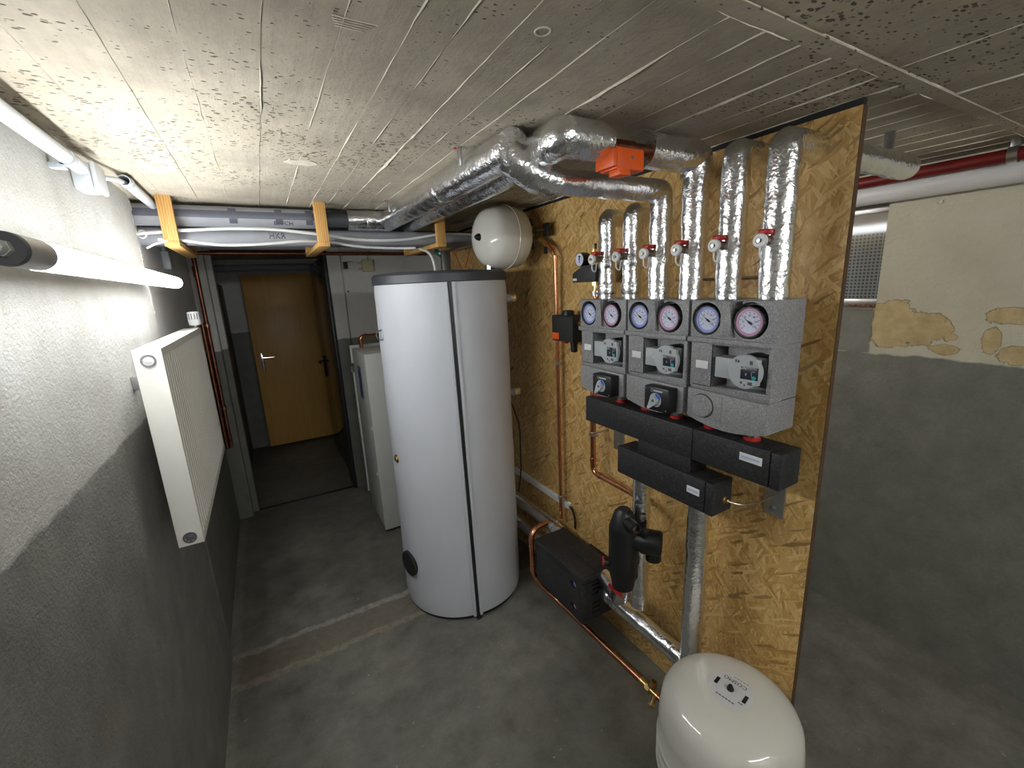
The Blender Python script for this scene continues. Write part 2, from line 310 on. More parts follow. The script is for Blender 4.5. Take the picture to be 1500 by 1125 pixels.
# ------------------------------------------------------------------ mesh helpers (all coordinates in world metres)
class G:
    def __init__(s): s.bm = bmesh.new()
    def _xf(s, verts, mtx):
        for v in verts: v.co = mtx @ v.co
    def box(s, x0, x1, y0, y1, z0, z1, bev=0, seg=2, mtx=None):
        r = bmesh.ops.create_cube(s.bm, size=1); vs = r['verts']
        for v in vs: v.co = V(((x0 + x1) / 2 + v.co.x * (x1 - x0), (y0 + y1) / 2 + v.co.y * (y1 - y0), (z0 + z1) / 2 + v.co.z * (z1 - z0)))
        if mtx: s._xf(vs, mtx)
        if bev:
            es = list({e for v in vs for e in v.link_edges})
            bmesh.ops.bevel(s.bm, geom=es, offset=bev, segments=seg, profile=.5, affect='EDGES')
        return s
    def ring(s, c, ax, u, r, seg):
        w = ax.cross(u)
        return [s.bm.verts.new(c + (u * math.cos(2 * PI * i / seg) + w * math.sin(2 * PI * i / seg)) * (r(i) if callable(r) else r)) for i in range(seg)]
    def skin(s, rings, cap0=True, cap1=True):
        n = len(rings[0])
        for a, b in zip(rings, rings[1:]):
            for i in range(n): s.bm.faces.new((a[i], a[(i + 1) % n], b[(i + 1) % n], b[i]))
        if cap0: s.bm.faces.new(list(reversed(rings[0])))
        if cap1: s.bm.faces.new(rings[-1])
    def lathe(s, o, ax, prof, seg=32, u=None):
        o = V(o); ax = V(ax).normalized()
        u = V(u).normalized() if u else ax.orthogonal().normalized()
        s.skin([s.ring(o + ax * h, ax, u, max(r, 1e-4), seg) for r, h in prof]); return s
    def cyl(s, p0, p1, r, seg=24, r2=None, bev=0):
        p0 = V(p0); p1 = V(p1); L = (p1 - p0).length; r2 = r if r2 is None else r2
        pr = [(r, 0), (r2, L)] if not bev else [(r - bev, 0), (r, bev), (r2, L - bev), (r2 - bev, L)]
        return s.lathe(p0, p1 - p0, pr, seg)
    def tube(s, o, ax, ro, ri, L, seg=32):
        return s.lathe(o, ax, [(ri, 0), (ro, 0), (ro, L), (ri, L)], seg) if ri < 1e-4 else s._tube(o, ax, ro, ri, L, seg)
    def _tube(s, o, ax, ro, ri, L, seg):
        o = V(o); ax = V(ax).normalized(); u = ax.orthogonal().normalized()
        rg = [s.ring(o + ax * h, ax, u, r, seg) for r, h in ((ri, 0), (ro, 0), (ro, L), (ri, L))]
        rg.append(rg[0]); s.skin(rg, False, False); return s
    def sweep(s, pts, r, fillet=.03, seg=16, step=None, jit=0, nf=6, seed=0, cap=True):
        pts = [V(p) for p in pts]; path = [pts[0]]
        for i in range(1, len(pts) - 1):
            a, b, c = pts[i - 1], pts[i], pts[i + 1]; d1 = (a - b); d2 = (c - b)
            f = min(fillet, d1.length * .49, d2.length * .49); p = b + d1.normalized() * f; q = b + d2.normalized() * f
            for k in range(nf + 1):
                t = k / nf; path.append(p * (1 - t) ** 2 + b * 2 * t * (1 - t) + q * t * t)
        path.append(pts[-1])
        if step:
            np_ = [path[0]]
            for a, b in zip(path, path[1:]):
                n = max(1, int((b - a).length / step))
                for k in range(1, n + 1): np_.append(a.lerp(b, k / n))
            path = np_
        tang = []
        for i in range(len(path)):
            a = path[max(0, i - 1)]; b = path[min(len(path) - 1, i + 1)]; tang.append((b - a).normalized())
        u = tang[0].orthogonal().normalized(); rings = []
        for p, t in zip(path, tang):
            u = (u - t * u.dot(t)).normalized()
            rings.append(s.ring(p, t, u, r, seg))
        if jit:
            for p, rg in zip(path, rings):
                for v in rg:
                    d = (v.co - p).normalized()
                    q = v.co + V((seed * 3.1, 0, 0))
                    v.co += d * jit * (mnoise.noise(q * 28) + .6 * mnoise.noise(q * 75))
        s.skin(rings, cap, cap); return s
    def prism(s, poly, axis, a, b, bev=0, seg=2):
        """poly: 2D points in the plane across axis ('x': (y,z), 'y': (x,z), 'z': (x,y)) extruded from a to b"""
        def mk(p, h): return V((h, p[0], p[1])) if axis == 'x' else V((p[0], h, p[1])) if axis == 'y' else V((p[0], p[1], h))
        A = [s.bm.verts.new(mk(p, a)) for p in poly]; B_ = [s.bm.verts.new(mk(p, b)) for p in poly]
        fs = [s.bm.faces.new(A), s.bm.faces.new(list(reversed(B_)))]
        n = len(poly)
        for i in range(n): fs.append(s.bm.faces.new((A[i], B_[i], B_[(i + 1) % n], A[(i + 1) % n])))
        if bev: bmesh.ops.bevel(s.bm, geom=list({e for f in fs[:2] for e in f.edges}), offset=bev, segments=seg, profile=.5, affect='EDGES')
        return s
    def torus(s, c, ax, R, r, seg=28, ms=8, arc=1.0, u=None):
        c = V(c); ax = V(ax).normalized(); u = V(u).normalized() if u else ax.orthogonal().normalized(); w = ax.cross(u); rg = []
        n = seg if arc >= 1 else int(seg * arc)
        for i in range(n + (0 if arc >= 1 else 1)):
            a = 2 * PI * i / seg; d = u * math.cos(a) + w * math.sin(a)
            rg.append([s.bm.verts.new(c + d * (R + r * math.cos(2 * PI * j / ms)) + ax * r * math.sin(2 * PI * j / ms)) for j in range(ms)])
        if arc >= 1: rg.append(rg[0]); s.skin(rg, False, False)
        else: s.skin(rg)
        return s
    def text(s, body, size, o, xd, yd, ext=.0003):
        cu = bpy.data.curves.new('t', 'FONT'); cu.body = body; cu.size = size; cu.align_x = 'CENTER'; cu.align_y = 'CENTER'; cu.resolution_u = 2
        ob = bpy.data.objects.new('t', cu); COL.objects.link(ob); dg = bpy.context.evaluated_depsgraph_get(); dg.update()
        me = bpy.data.meshes.new_from_object(ob.evaluated_get(dg)); xd = V(xd).normalized(); yd = V(yd).normalized(); nd = xd.cross(yd)
        vs = [s.bm.verts.new(V(o) + xd * v.co.x + yd * v.co.y + nd * ext) for v in me.vertices]
        for p in me.polygons:
            try: s.bm.faces.new([vs[i] for i in p.vertices])
            except ValueError: pass
        bpy.data.objects.remove(ob); bpy.data.curves.remove(cu); bpy.data.meshes.remove(me); return s
def base_of(o):
    p = V((0, 0, 0))
    while o: p += o.location; o = o.parent
    return p
def part(name, g, m, parent=None, sharp=35):
    g = g.bm if isinstance(g, G) else g
    off = base_of(parent)
    if off.length: 
        for v in g.verts: v.co -= off
    bmesh.ops.recalc_face_normals(g, faces=g.faces)
    me = bpy.data.meshes.new(name); g.to_mesh(me); g.free()
    for p in me.polygons: p.use_smooth = True
    me.set_sharp_from_angle(angle=math.radians(sharp))
    me.materials.append(M[m] if isinstance(m, str) else m)
    o = bpy.data.objects.new(name, me); COL.objects.link(o); o.parent = parent
    return o
def thing(name, label, cat, loc=(0, 0, 0), group=None):
    o = bpy.data.objects.new(name, None); COL.objects.link(o); o.location = loc; o.empty_display_size = .05
    o['label'] = label; o['category'] = cat
    if group: o['group'] = group
    return o
def tag(o, label, cat, group=None):
    o['label'] = label; o['category'] = cat
    if group: o['group'] = group
    return o
def struct(name, g, m, label=None, parent=None):
    o = part(name, g, m, parent)
    if parent is None:
        o['kind'] = 'structure'
        if label: o['label'] = label
    return o
def sub(o, cutters):
    """cut solid builders out of a finished part"""
    g = cutters.bm
    off = base_of(o)
    for v in g.verts: v.co -= off
    bmesh.ops.recalc_face_normals(g, faces=g.faces)
    me = bpy.data.meshes.new('cut'); g.to_mesh(me); g.free(); c = bpy.data.objects.new('cut', me); COL.objects.link(c)
    c.location = off if o.parent else (0, 0, 0)
    md = o.modifiers.new('b', 'BOOLEAN'); md.operation = 'DIFFERENCE'; md.object = c; md.solver = 'EXACT'
    bpy.context.view_layer.update(); dg = bpy.context.evaluated_depsgraph_get(); dg.update()
    nm = bpy.data.meshes.new_from_object(o.evaluated_get(dg)); o.modifiers.clear(); old = o.data; nm.name = old.name; o.data = nm
    bpy.data.objects.remove(c); bpy.data.meshes.remove(old)
    for p in nm.polygons: p.use_smooth = True
    nm.set_sharp_from_angle(angle=math.radians(35))
def copy_tree(o, parent=None):
    c = o.copy(); COL.objects.link(c); c.parent = parent
    for ch in list(o.children): copy_tree(ch, c)
    return c

# ================================================================== THE ROOM
struct('floor', G().box(-.6, RW + .1, NEAR - .1, 5.6, -.1, 0), 'floor', 'worn grey painted concrete floor with the trace of a removed wall')
ceil = struct('ceiling', G().box(-.6, RW + .1, NEAR - .1, 5.6, CE + .012, CE + .15), 'ceil', 'board-marked raw concrete ceiling')
seams = [-.37, -.252, -.146, -.045, .063, .166, .26, .326, .406, .479, .551, .685, .778, .883, .989, 1.086, 1.176, 1.272, 1.375, 1.47, 1.575, 1.68, 1.79, 1.89, 2.0, 2.1, 2.2, 2.33]
def ridge(x0, y0, x1, y1, amp, name='concrete_fin'):
    g = bmesh.new(); L = math.hypot(x1 - x0, y1 - y0); n = max(8, int(L / .03)); d = V(((x1 - x0) / L, (y1 - y0) / L, 0)); w = V((-d.y, d.x, 0)); prev = None
    sd = random.random() * 50
    for i in range(n + 1):
        t = i / n; p = V((x0, y0, CE - .0)) + d * (L * t) + w * (.0025 * mnoise.noise(V((t * L * 9, sd, 0))))
        k = mnoise.noise(V((t * L * 5, sd, 3))) + .5 * mnoise.noise(V((t * L * 21, sd, 7))); hh = amp * max(.12, .55 + k); ww = .001 + .0025 * max(0, .3 + k)
        a = g.verts.new(p - w * ww + V((0, 0, .004))); b = g.verts.new(p + V((0, 0, -hh)) + w * ww * .3 * random.uniform(-1, 1)); c = g.verts.new(p + w * ww + V((0, 0, .004)))
        if prev:
            g.faces.new((prev[0], a, b, prev[1])); g.faces.new((prev[1], b, c, prev[2]))
        prev = (a, b, c)
    return part(name, g, 'ridge', ceil)
for a, b in zip(seams, seams[1:]):
    dz = random.uniform(-.0012, .0012)
    part('board_imprint', G().box(a + .0002, b - .0002, .487, 5.5, CE + dz, CE + .02), 'ceil', ceil)
for i, x in enumerate(seams[1:-1]): ridge(x, .487, x, 5.4, .0034 if x not in (.685, 1.272, .406) else .0052)
near_seams = [-.37, -.1, .28, .58, .88, 1.172, 1.47, 1.77, 2.05, 2.33]
for a, b in zip(near_seams, near_seams[1:]):
    part('board_imprint', G().box(a + .001, b - .001, NEAR, .452, CE + random.uniform(-.0015, .0025), CE + .02), 'ceil', ceil)
for x in near_seams[1:-1]: ridge(x, NEAR + .02, x, .452, .004)
part('board_imprint', G().box(-.37, 2.33, .453, .486, CE - .004, CE + .02), 'ceil', ceil)
ridge(-.36, .488, 2.3, .482, .006); ridge(-.36, .452, 2.3, .456, .004)
# old patch of filler on the ceiling, and a small round stamp
pg = bmesh.new(); pv = []
for i in range(16):
    a = 2 * PI * i / 16; pv.append(pg.verts.new((.174 + .05 * math.cos(a) * random.uniform(.8, 1.1), 1.52 + .035 * math.sin(a) * random.uniform(.6, 1.1), CE - .0025)))
pv2 = [pg.verts.new(v.co + V((0, 0, .006))) for v in pv]
pg.faces.new(pv)
for i in range(16): pg.faces.new((pv[i], pv[(i + 1) % 16], pv2[(i + 1) % 16], pv2[i]))
part('filler_patch', pg, 'ridge', ceil)
part('round_stamp', G().torus((.447, .644, CE - .001), (0, 0, 1), .012, .0018), 'ridge', ceil)
gg = G()
for k in range(5): gg.box(.150 + k * .002, .215 - k * .004, .735 + k * .006, .7375 + k * .006, CE - .0015, CE + .004, .0006)
part('ribbed_imprint', gg, 'ridge', ceil)

# left wall: rough part up to the old cross wall, then a smoother part set slightly back
wl = struct('wall_left', G().box(-.55, WL, NEAR, 2.16, 0, CE), 'wall_l', 'rough stippled plaster wall, light above and grey below')
# ragged broken plaster edge where the pipes go through
eg = G()
for i in range(26):
    z = 1.60 + i * .016; eg.box(WL - .02, WL + .002 * random.random(), 2.15, 2.165 + .022 * random.random(), z, z + .018, .002, 1)
part('broken_plaster_edge', eg, 'wall_l', wl)
struct('wall_left_rear', G().box(-.55, WL2, 2.16, BK, 0, CE), 'wall_b', 'smooth plaster wall beside the radiator pipes')
# back wall with door opening
OX0, OX1, OZ = -.245, .485, 1.985
struct('wall_back', G().box(-.55, OX0, BK, BK + .14, 0, CE).box(OX1, RW, BK, BK + .14, 0, CE).box(OX0, OX1, BK, BK + .14, OZ, CE), 'wall_b', 'back wall around the open doorway')
struct('trim_1', G().box(OX1 + .012, .60, BK - .035, BK + .02, 0, CE, .006), 'wall_b', 'plastered pier to the right of the doorway')
struct('trim_2', G().box(WL2 - .02, OX0 - .035, BK - .09, BK + .02, 0, CE, .008), 'wall_b', 'plastered pier to the left of the doorway')
dfr = struct('trim_3', G().box(OX1 - .012, OX1 + .014, BK - .045, BK + .15, 0, OZ, .003).box(OX0, OX1, BK + .06, BK + .15, OZ - .03, OZ + .004, .003), 'dark_frame', 'dark steel door frame')
struct('trim_4', G().box(OX0, OX1, BK - .012, BK + .02, 0, .006, .002), 'dark_frame', 'dark door threshold')
struct('wall_right', G().box(RW, RW + .3, NEAR, .862, 0, CE).box(RW, RW + .3, 1.6, 5.6, 0, CE).box(RW, RW + .3, .862, 1.6, 0, 1.475).box(RW, RW + .3, .862, 1.6, 1.925, CE), 'wall_r', 'cream wall with flaking paint above a grey base')
struct('wall_front', G().box(-.55, RW + .3, NEAR - .12, NEAR, 0, CE), 'wall_b', 'wall behind the viewer')
# passage behind the doorway
struct('wall_passage', G().box(-.95, -.80, BK + .14, 5.5, 0, CE).box(-.95, 1.5, 5.42, 5.55, 0, CE).box(1.35, 1.5, BK + .14, 5.5, 0, CE), 'wall_b', 'walls of the dark passage behind the doorway')

# window in the right wall
win = struct('window_1', G().box(RW + .10, RW + .13, .862, .888, 1.475, 1.925, .003).box(RW + .10, RW + .13, 1.56, 1.6, 1.475, 1.925, .003)
             .box(RW + .10, RW + .13, .888, 1.56, 1.475, 1.515, .003).box(RW + .10, RW + .13, .888, 1.56, 1.885, 1.925, .003), 'steel', 'small metal basement window with wired glass')
part('pane', G().box(RW + .108, RW + .116, .884, 1.565, 1.51, 1.89), 'pane', win)
part('window_sill', G().box(RW - .004, RW + .10, .862, 1.6, 1.470, 1.482, .003), 'wall_r', win)
for i in range(6):
    y = .88 + .018 * i; part('plaster_crumb', G().lathe((RW + .02 + .02 * random.random(), y, 1.482), (0, 0, 1), [(.009, 0), (.011, .004), (.004, .011)], 7), 'debris', win)

# passage: wooden door leaf, dark glossy door leaf, pipe
wdoor = thing('wooden_door', 'beech veneer door standing in the dark passage behind the doorway', 'door', (.2, 5.3, .03))
part('leaf', G().box(-.127, .60, 5.28, 5.32, .03, 1.875, .002), 'door_wood', wdoor)
hd = part('handle_plate', G().box(-.075, -.045, 5.272, 5.28, .87, 1.07, .004), 'chrome', wdoor)
part('lever', G().cyl((-.06, 5.272, 1.02), (-.06, 5.235, 1.02), .008, 12).sweep([(-.06, 5.235, 1.02), (.055, 5.232, 1.018)], .008, seg=10), 'chrome', hd)
struct('door_1', G().box(.497, .535, BK + .15, 4.98, .012, OZ - .04, .003), 'dark_door', 'dark glossy door leaf swung open into the passage')
d1 = bpy.data.objects['door_1']
hp = part('handle_plate', G().box(.491, .497, 4.86, 4.895, .80, 1.02, .003), 'black', d1)
part('lever', G().cyl((.491, 4.878, .965), (.447, 4.878, .965), .009, 12).sweep([(.452, 4.878, .965), (.452, 4.76, .96)], .009, seg=10), 'black', hp)
tag(part('passage_pipe', G().sweep([(-.79, 5.18, 1.935), (1.34, 5.18, 1.935)], .034), 'pipe_grey'), 'pale grey pipe crossing the passage above the wooden door', 'pipe')
cab = thing('dark_cupboard', 'black cupboard in the passage left of the wooden door', 'cupboard', (-.5, 5.2, 0))
part('body', G().box(-.78, -.30, 4.75, 5.40, .0, 1.78, .004), 'black', cab)
part('cupboard_door', G().box(-.77, -.31, 4.735, 4.75, .04, 1.76, .003), 'black', cab)

# ================================================================== OSB PARTITION
board = thing('chipboard_partition', 'tall free-standing chipboard panel carrying the pumps and pipes', 'board', (BD, 1.8, 0))
bp = part('panel', G().box(BD, BD + BDT, .55, 3.27, 0, 2.018), 'osb', board)
part('cut_edge', G().box(BD + .0005, BD + BDT - .0005, .5485, .5505, 0, 2.018), 'osb_edge', board)
part('sealing_strip', G().box(BD + .002, BD + BDT, .552, 3.27, 2.018, 2.034), 'black_rubber', board)
for (ya, yb, za, zb, yc, zc) in ((3.2, 3.08, 1.78, 1.93, 3.14, 1.83), (3.02, 2.9, 1.9, 1.78, 2.97, 1.86), (2.84, 2.72, 1.78, 1.93, 2.8, 1.82), (3.1, 2.75, 1.75, 1.77, 2.9, 1.72)):
    sg_ = G().sweep([(BD, ya, za), (BD, yc, zc), (BD, yb, zb)], .009, .05, 8)
    for v in sg_.bm.verts: v.co.x = BD - .0012 if v.co.x < BD - .002 else BD + .001
    part('paint_stroke', sg_, 'orange_paint', bp)

# ================================================================== TUBE LAMPS
def tube_lamp(label, p0, p1, r, mt, wallx):
    """round tube lamp along Y from p0 (cable end) to p1"""
    p0 = V(p0); p1 = V(p1); d = (p1 - p0).normalized()
    t = thing('tube_lamp', label, 'lamp', p0, 'round tube lamps')
    part('end_cap', G().lathe(p0, d, [(r * .55, .0), (r * .96, 0), (r, .003), (r, .012), (r * .96, .012)], 40), 'cap_dark', t)
    gl = part('cable_gland', G().cyl(p0, p0 - d * .012, r * .5, 6).lathe(p0 - d * .012, -d, [(r * .42, 0), (r * .42, .004), (r * .34, .012), (r * .18, .013)], 20), 'gland', t)
    part('cable_hole', G().cyl(p0 - d * .0245, p0 - d * .0255, r * .2, 16), 'black', gl)
    part('sleeve', G().tube(p0 + d * .012, d, r * 1.0, r * .9, .085, 48), 'sleeve', t)
    tb = part('tube', G().lathe(p0 + d * .09, d, [(r * .97, 0), (r * .97, (p1 - p0).length - .105), (r * .9, (p1 - p0).length - .095), (r * .6, (p1 - p0).length - .09)], 40), mt, t)
    sgn = 1 if wallx > p0.x else -1
    rg = bmesh.new(); LL = (p1 - p0).length; arc = [math.radians(-62 + 124 * i / 14) for i in range(15)]
    rows = [[rg.verts.new(p0 + d * h + V((sgn * math.cos(a), 0, math.sin(a))) * rr) for a in arc] for h, rr in ((.1, r * 1.02), (LL - .02, r * 1.02), (LL - .02, r * 1.08), (.1, r * 1.08))]
    for q in range(4):
        A, B_ = rows[q], rows[(q + 1) % 4]
        for i in range(14): rg.faces.new((A[i], A[i + 1], B_[i + 1], B_[i]))
    for i in (0, 14): rg.faces.new([rw[i] for rw in rows])
    part('added_light_shield', rg, 'white_pl', t)  # shell added behind the tube to keep its light off the wall
    for k in (.10, .86):
        c = p0.lerp(p1, k); s = 1 if wallx > p0.x else -1
        part('bracket', G().box(min(c.x + s * r * .98, wallx), max(c.x + s * r * .98, wallx), c.y - .012, c.y + .012, c.z - r * .45, c.z + r * .45, .002), 'white_pl', t)
    return t
tube_lamp('lit white tube lamp on the left wall, above the radiator', (-.265, .80, 1.7232), (-.265, 2.137, 1.718), .0217, 'tube_main', WL)
tube_lamp('lit tube lamp on the rear of the chipboard, mirrored in the window pane', (BD + .055, .95, 1.90), (BD + .055, 2.2, 1.90), .0245, 'tube_rear', BD + BDT)
def ceiling_tube(label, x0, x1, y, z):
    t = thing('ceiling_lamp', label, 'lamp', ((x0 + x1) / 2, y, z), 'round tube lamps')
    part('tube', G().lathe((x0 + .08, y, z), (1, 0, 0), [(.023, 0), (.0238, .002), (.0238, x1 - x0 - .162), (.023, x1 - x0 - .16)], 32), 'tube_entry', t)
    for a, b in ((x0, x0 + .08), (x1 - .08, x1)):
        part('end_cap', G().cyl((a, y, z), (b, y, z), .0245, 32, bev=.002), 'steel', t)
        part('bracket', G().box((a + b) / 2 - .01, (a + b) / 2 + .01, y - .012, y + .012, z + .02, CE, .002), 'steel', t)
ceiling_tube('lit tube lamp under the ceiling behind the viewer', -.1, 1.5, -1.5, 1.93)

# ================================================================== LEFT WALL: CONDUIT, BOXES, RADIATOR
cd = thing('conduit_run', 'white conduit clipped along the left wall just below the ceiling', 'conduit', (-.327, 1.1, 1.97))
part('conduit', G()._tube((-.327, -1.0, 1.975), (0, 1, 0), .0155, .0135, 2.50, 24), 'grey_conduit', cd)
for y in (.35, 1.40): part('clip', G().tube((-.327, y, 1.975), (0, 1, 0), .0185, .0145, .022, 20).box(WL, -.33, y, y + .022, 1.95, 1.962, .001), 'grey_pl', cd)
part('cable', G().sweep([(-.327, 1.45, 1.972), (-.327, 1.56, 1.978), (-.322, 1.62, 1.982)], .007, .03, 10), 'grey_conduit', cd)
jb = thing('junction_box', 'grey cable junction box between the two conduits on the left wall', 'box', (-.33, 1.6, 1.97))
part('body', G().box(WL, -.318, 1.545, 1.625, 1.935, 2.0, .006), 'grey_conduit', jb)
part('lid', G().box(-.318, -.306, 1.542, 1.628, 1.932, 2.003, .005), 'grey_conduit', jb)
part('cable_entry', G().cyl((-.33, 1.625, 1.985), (-.33, 1.64, 1.987), .009, 14), 'grey_pl', jb)
cd2 = thing('short_conduit', 'short white conduit at the ceiling ending behind the wooden hanger', 'conduit', (-.30, 1.8, 2.0))
part('conduit', G()._tube((-.298, 1.80, 2.012), (0, 1, 0), .0155, .0135, .42, 24), 'grey_conduit', cd2)
part('cable', G().sweep([(-.33, 1.64, 1.987), (-.325, 1.70, 1.996), (-.305, 1.78, 2.008), (-.298, 1.9, 2.010)], .007, .04, 10), 'grey_conduit', cd2)
part('clip', G()._tube((-.298, 1.83, 2.012), (0, 1, 0), .0185, .0152, .014, 20), 'grey_pl', cd2)
jb2 = thing('wall_box', 'small grey wall box behind the wooden hanger, above the radiator valve', 'box', (WL2, 2.76, 1.80))
part('body', G().box(WL2, WL2 + .03, 2.70, 2.80, 1.80, 1.885, .003), 'grey_pl', jb2)
part('conduit', G().cyl((WL2 + .012, 2.72, 1.885), (WL2 + .012, 2.66, 1.95), .008, 12), 'grey_pl', jb2)
tag(part('eye_hook', G().torus((WL + .012, 2.19, 1.902), (.4, 1, 0), .014, .0032, 24, 8), 'white_pl'), 'white ring hook at the broken plaster edge under the pipes', 'hook')

RB, RF, RY0, RY1, RZ0, RZ1 = -.305, -.243, 1.45, 2.365, .957, 1.53
rad = thing('panel_radiator', 'white ribbed panel radiator on the left wall', 'radiator', (-.27, 1.9, RZ0))
part('end_panel', G().box(RB, RF, RY0, RY0 + .004, RZ0, RZ1, .002), 'rad_white', rad)
part('end_panel', G().box(RB, RF, RY1 - .004, RY1, RZ0, RZ1, .002), 'rad_white', rad)
part('top_grille', G().box(RB, RF, RY0 + .004, RY1 - .004, RZ1 - .004, RZ1, .001), 'rad_white', rad)
# front panel: flat rims, vertical ribs in between
fp = bmesh.new(); N = 27; prof = [(RY0 + .004, 0), (RY0 + .018, 0)]
w0 = (RY1 - RY0 - .036) / N
for i in range(N):
    y = RY0 + .018 + i * w0
    prof += [(y + w0 * .12, -.006), (y + w0 * .42, -.006), (y + w0 * .58, 0), (y + w0, 0)]
prof += [(RY1 - .004, 0)]
rows = []
for z, fl in ((RZ0, 0), (RZ0 + .022, 0), (RZ0 + .034, 1), (RZ1 - .034, 1), (RZ1 - .022, 0), (RZ1, 0)):
    rows.append([fp.verts.new((RF + d * fl - .0005, y, z)) for y, d in prof])
for a, b in zip(rows, rows[1:]):
    for i in range(len(prof) - 1): fp.faces.new((a[i], a[i + 1], b[i + 1], b[i]))
part('ribbed_front', fp, 'rad_white', rad, 25)
part('rear_panel', G().box(RB + .012, RB + .02, RY0 + .004, RY1 - .004, RZ0 + .01, RZ1 - .01), 'rad_white', rad)
for z, m, ri in ((RZ1 - .030, 'white_pl', .008), (RZ0 + .026, 'cap_dark', .009)):
    pl = part('plug', G()._tube((-.274, RY0 - .004, z), (0, 1, 0), .017, .0125, .006, 28), 'chrome', rad)
    part('plug_screw', G().lathe((-.274, RY0 + .001, z), (0, -1, 0), [(.0125, 0), (.0125, .002), (ri, .004), (ri * .6, .006)], 8), m, pl)
part('embossed_mark', G().box(-.292, -.26, RY0 - .0006, RY0, 1.455, 1.458).box(-.292, -.266, RY0 - .0006, RY0, 1.447, 1.449), 'rad_white', rad)
for y in (1.62, 2.2):
    for za in ((1.40,) if y < 2 else (1.02, 1.40)): part('wall_bracket', G().box(WL, RB + .02, y, y + .03, za, za + .04, .003), 'steel', rad)
vh = part('thermostat_valve', G().lathe((-.262, 2.395, 1.515), (0, 0, 1), [(.014, 0), (.014, .018), (.018, .02), (.018, .026)], 20), 'nickel', rad)
part('thermostat_head', G().lathe((-.262, 2.395, 1.541), (0, 0, 1), [(.022, 0), (.0235, .006), (.0235, .05), (.021, .058), (.012, .06)], 28), 'white_pl', vh)
sl = G()
for i in range(14):
    a = 2 * PI * i / 14; c = V((-.262 + .0235 * math.cos(a), 2.395 + .0235 * math.sin(a), 1.58)); sl.box(-.0008, .0008, -.0016, .0016, -.014, .012, 0, 1, Matrix.Translation(c) @ Matrix.Rotation(a, 4, 'Z'))
part('slot', sl, 'cap_dark', vh)
part('valve_tail', G().sweep([(-.27, 2.36, 1.515), (-.262, 2.395, 1.515)], .009, seg=10), 'nickel', rad)

# copper pipes by the back wall
hc = thing('old_copper_pipe', 'dull copper pipe crossing above the doorway and running down beside the radiator', 'pipe', (-.32, 3.5, .86))
part('riser', G().sweep([(-.322, 3.52, 1.945), (-.322, 3.52, .86), (-.322, 3.52, .62)], .0125, .03, 16), 'copper_old', hc)
part('riser', G().sweep([(-.345, 3.50, 1.50), (-.345, 3.50, .62)], .0125, .03, 16), 'copper_old', hc)
part('crossbar', G().sweep([(-.322, 3.52, 1.943), (1.24, 3.52, 1.928)], .0125, .02, 16), 'copper_old', hc)
part('crossbar', G().sweep([(-.30, 3.56, 2.0), (.6, 3.56, 1.995), (1.24, 3.56, 1.99)], .0125, .02, 16), 'copper_old', hc)
for z in (1.47, .9): part('clamp', G()._tube((-.322, 3.52, z), (0, 0, 1), .0175, .0125, .02, 20).cyl((-.34, 3.52, z + .01), (WL2, 3.52, z + .01), .005, 8), 'nickel', hc)

# back wall fittings right of the doorway
bx = thing('beige_junction_box', 'beige junction box on the back wall above the storage tank', 'box', (.8, BK, 1.82))
part('body', G().box(.765, .85, BK - .035, BK, 1.81, 1.905, .006), 'beige', bx)
for z in (1.835, 1.878): part('cable_stub', G().cyl((.765, BK - .018, z), (.735, BK - .018, z), .008, 10, .006), 'beige', bx)
part('cable', G().sweep([(.815, BK - .012, 1.905), (.812, BK - .012, 1.955), (.85, BK - .012, 1.985), (1.2, BK - .012, 1.975)], .006, .02, 8), 'grey_pl', bx)
tag(part('wall_socket_plate', G().box(.620, .655, BK - .006, BK, 1.835, 1.89, .002).box(.655, .70, BK - .004, BK, 1.888, 1.892), 'dark_frame'), 'small dark metal plate on the back wall beside the beige box', 'plate')
tag(part('wall_box_plate', G().box(-.352, -.325, BK - .1, BK - .09, 1.80, 1.87, .002), 'dark_frame'), 'small dark plate on the pier behind the copper riser', 'plate')
tag(part('wall_plug', G().lathe((.634, BK, 1.66), (0, -1, 0), [(.007, 0), (.007, .003), (.003, .004)], 12), 'black'), 'tiny black plug in the back wall', 'plug')

# ================================================================== PIPE BUNDLE ON WOODEN HANGERS
pu = thing('insulated_pipe', 'upper grey foam pipe with dark tape seam hung above the doorway', 'pipe', (0, 2.25, 1.98))
part('foam', G().sweep([(WL2 - .04, 2.25, 1.982), (.32, 2.25, 1.982)], .041, seg=28, step=.05), 'pipe_grey', pu)
part('bare_pipe', G().sweep([(.32, 2.25, 1.982), (.418, 2.25, 1.982)], .032, seg=24), 'pipe_dark', pu)
def arcstrip(y, z, r, x0, x1, a0, a1, n=6, thick=.0012):
    g = bmesh.new(); R0 = []; 
    for rr in (r, r + thick):
        for x in (x0, x1):
            R0.append([g.verts.new((x, y - rr * math.cos(a0 + (a1 - a0) * i / n), z + rr * math.sin(a0 + (a1 - a0) * i / n))) for i in range(n + 1)])
    for i in range(n):
        g.faces.new((R0[2][i], R0[3][i], R0[3][i + 1], R0[2][i + 1])); g.faces.new((R0[0][i], R0[1][i], R0[1][i + 1], R0[0][i + 1]))
    for k in (0, n): g.faces.new((R0[0][k], R0[1][k], R0[3][k], R0[2][k]))
    for k in (0, 1): 
        for i in range(n): g.faces.new((R0[k][i], R0[k][i + 1], R0[k + 2][i + 1], R0[k + 2][i]))
    return g
part('tape_seam', arcstrip(2.25, 1.982, .041, WL2, .32, -.25, .45), 'tape', pu)
for x in (-.055, .115, .235): part('tape_patch', arcstrip(2.25, 1.982, .0425, x, x + .028, -.75, .75), 'tape', pu)
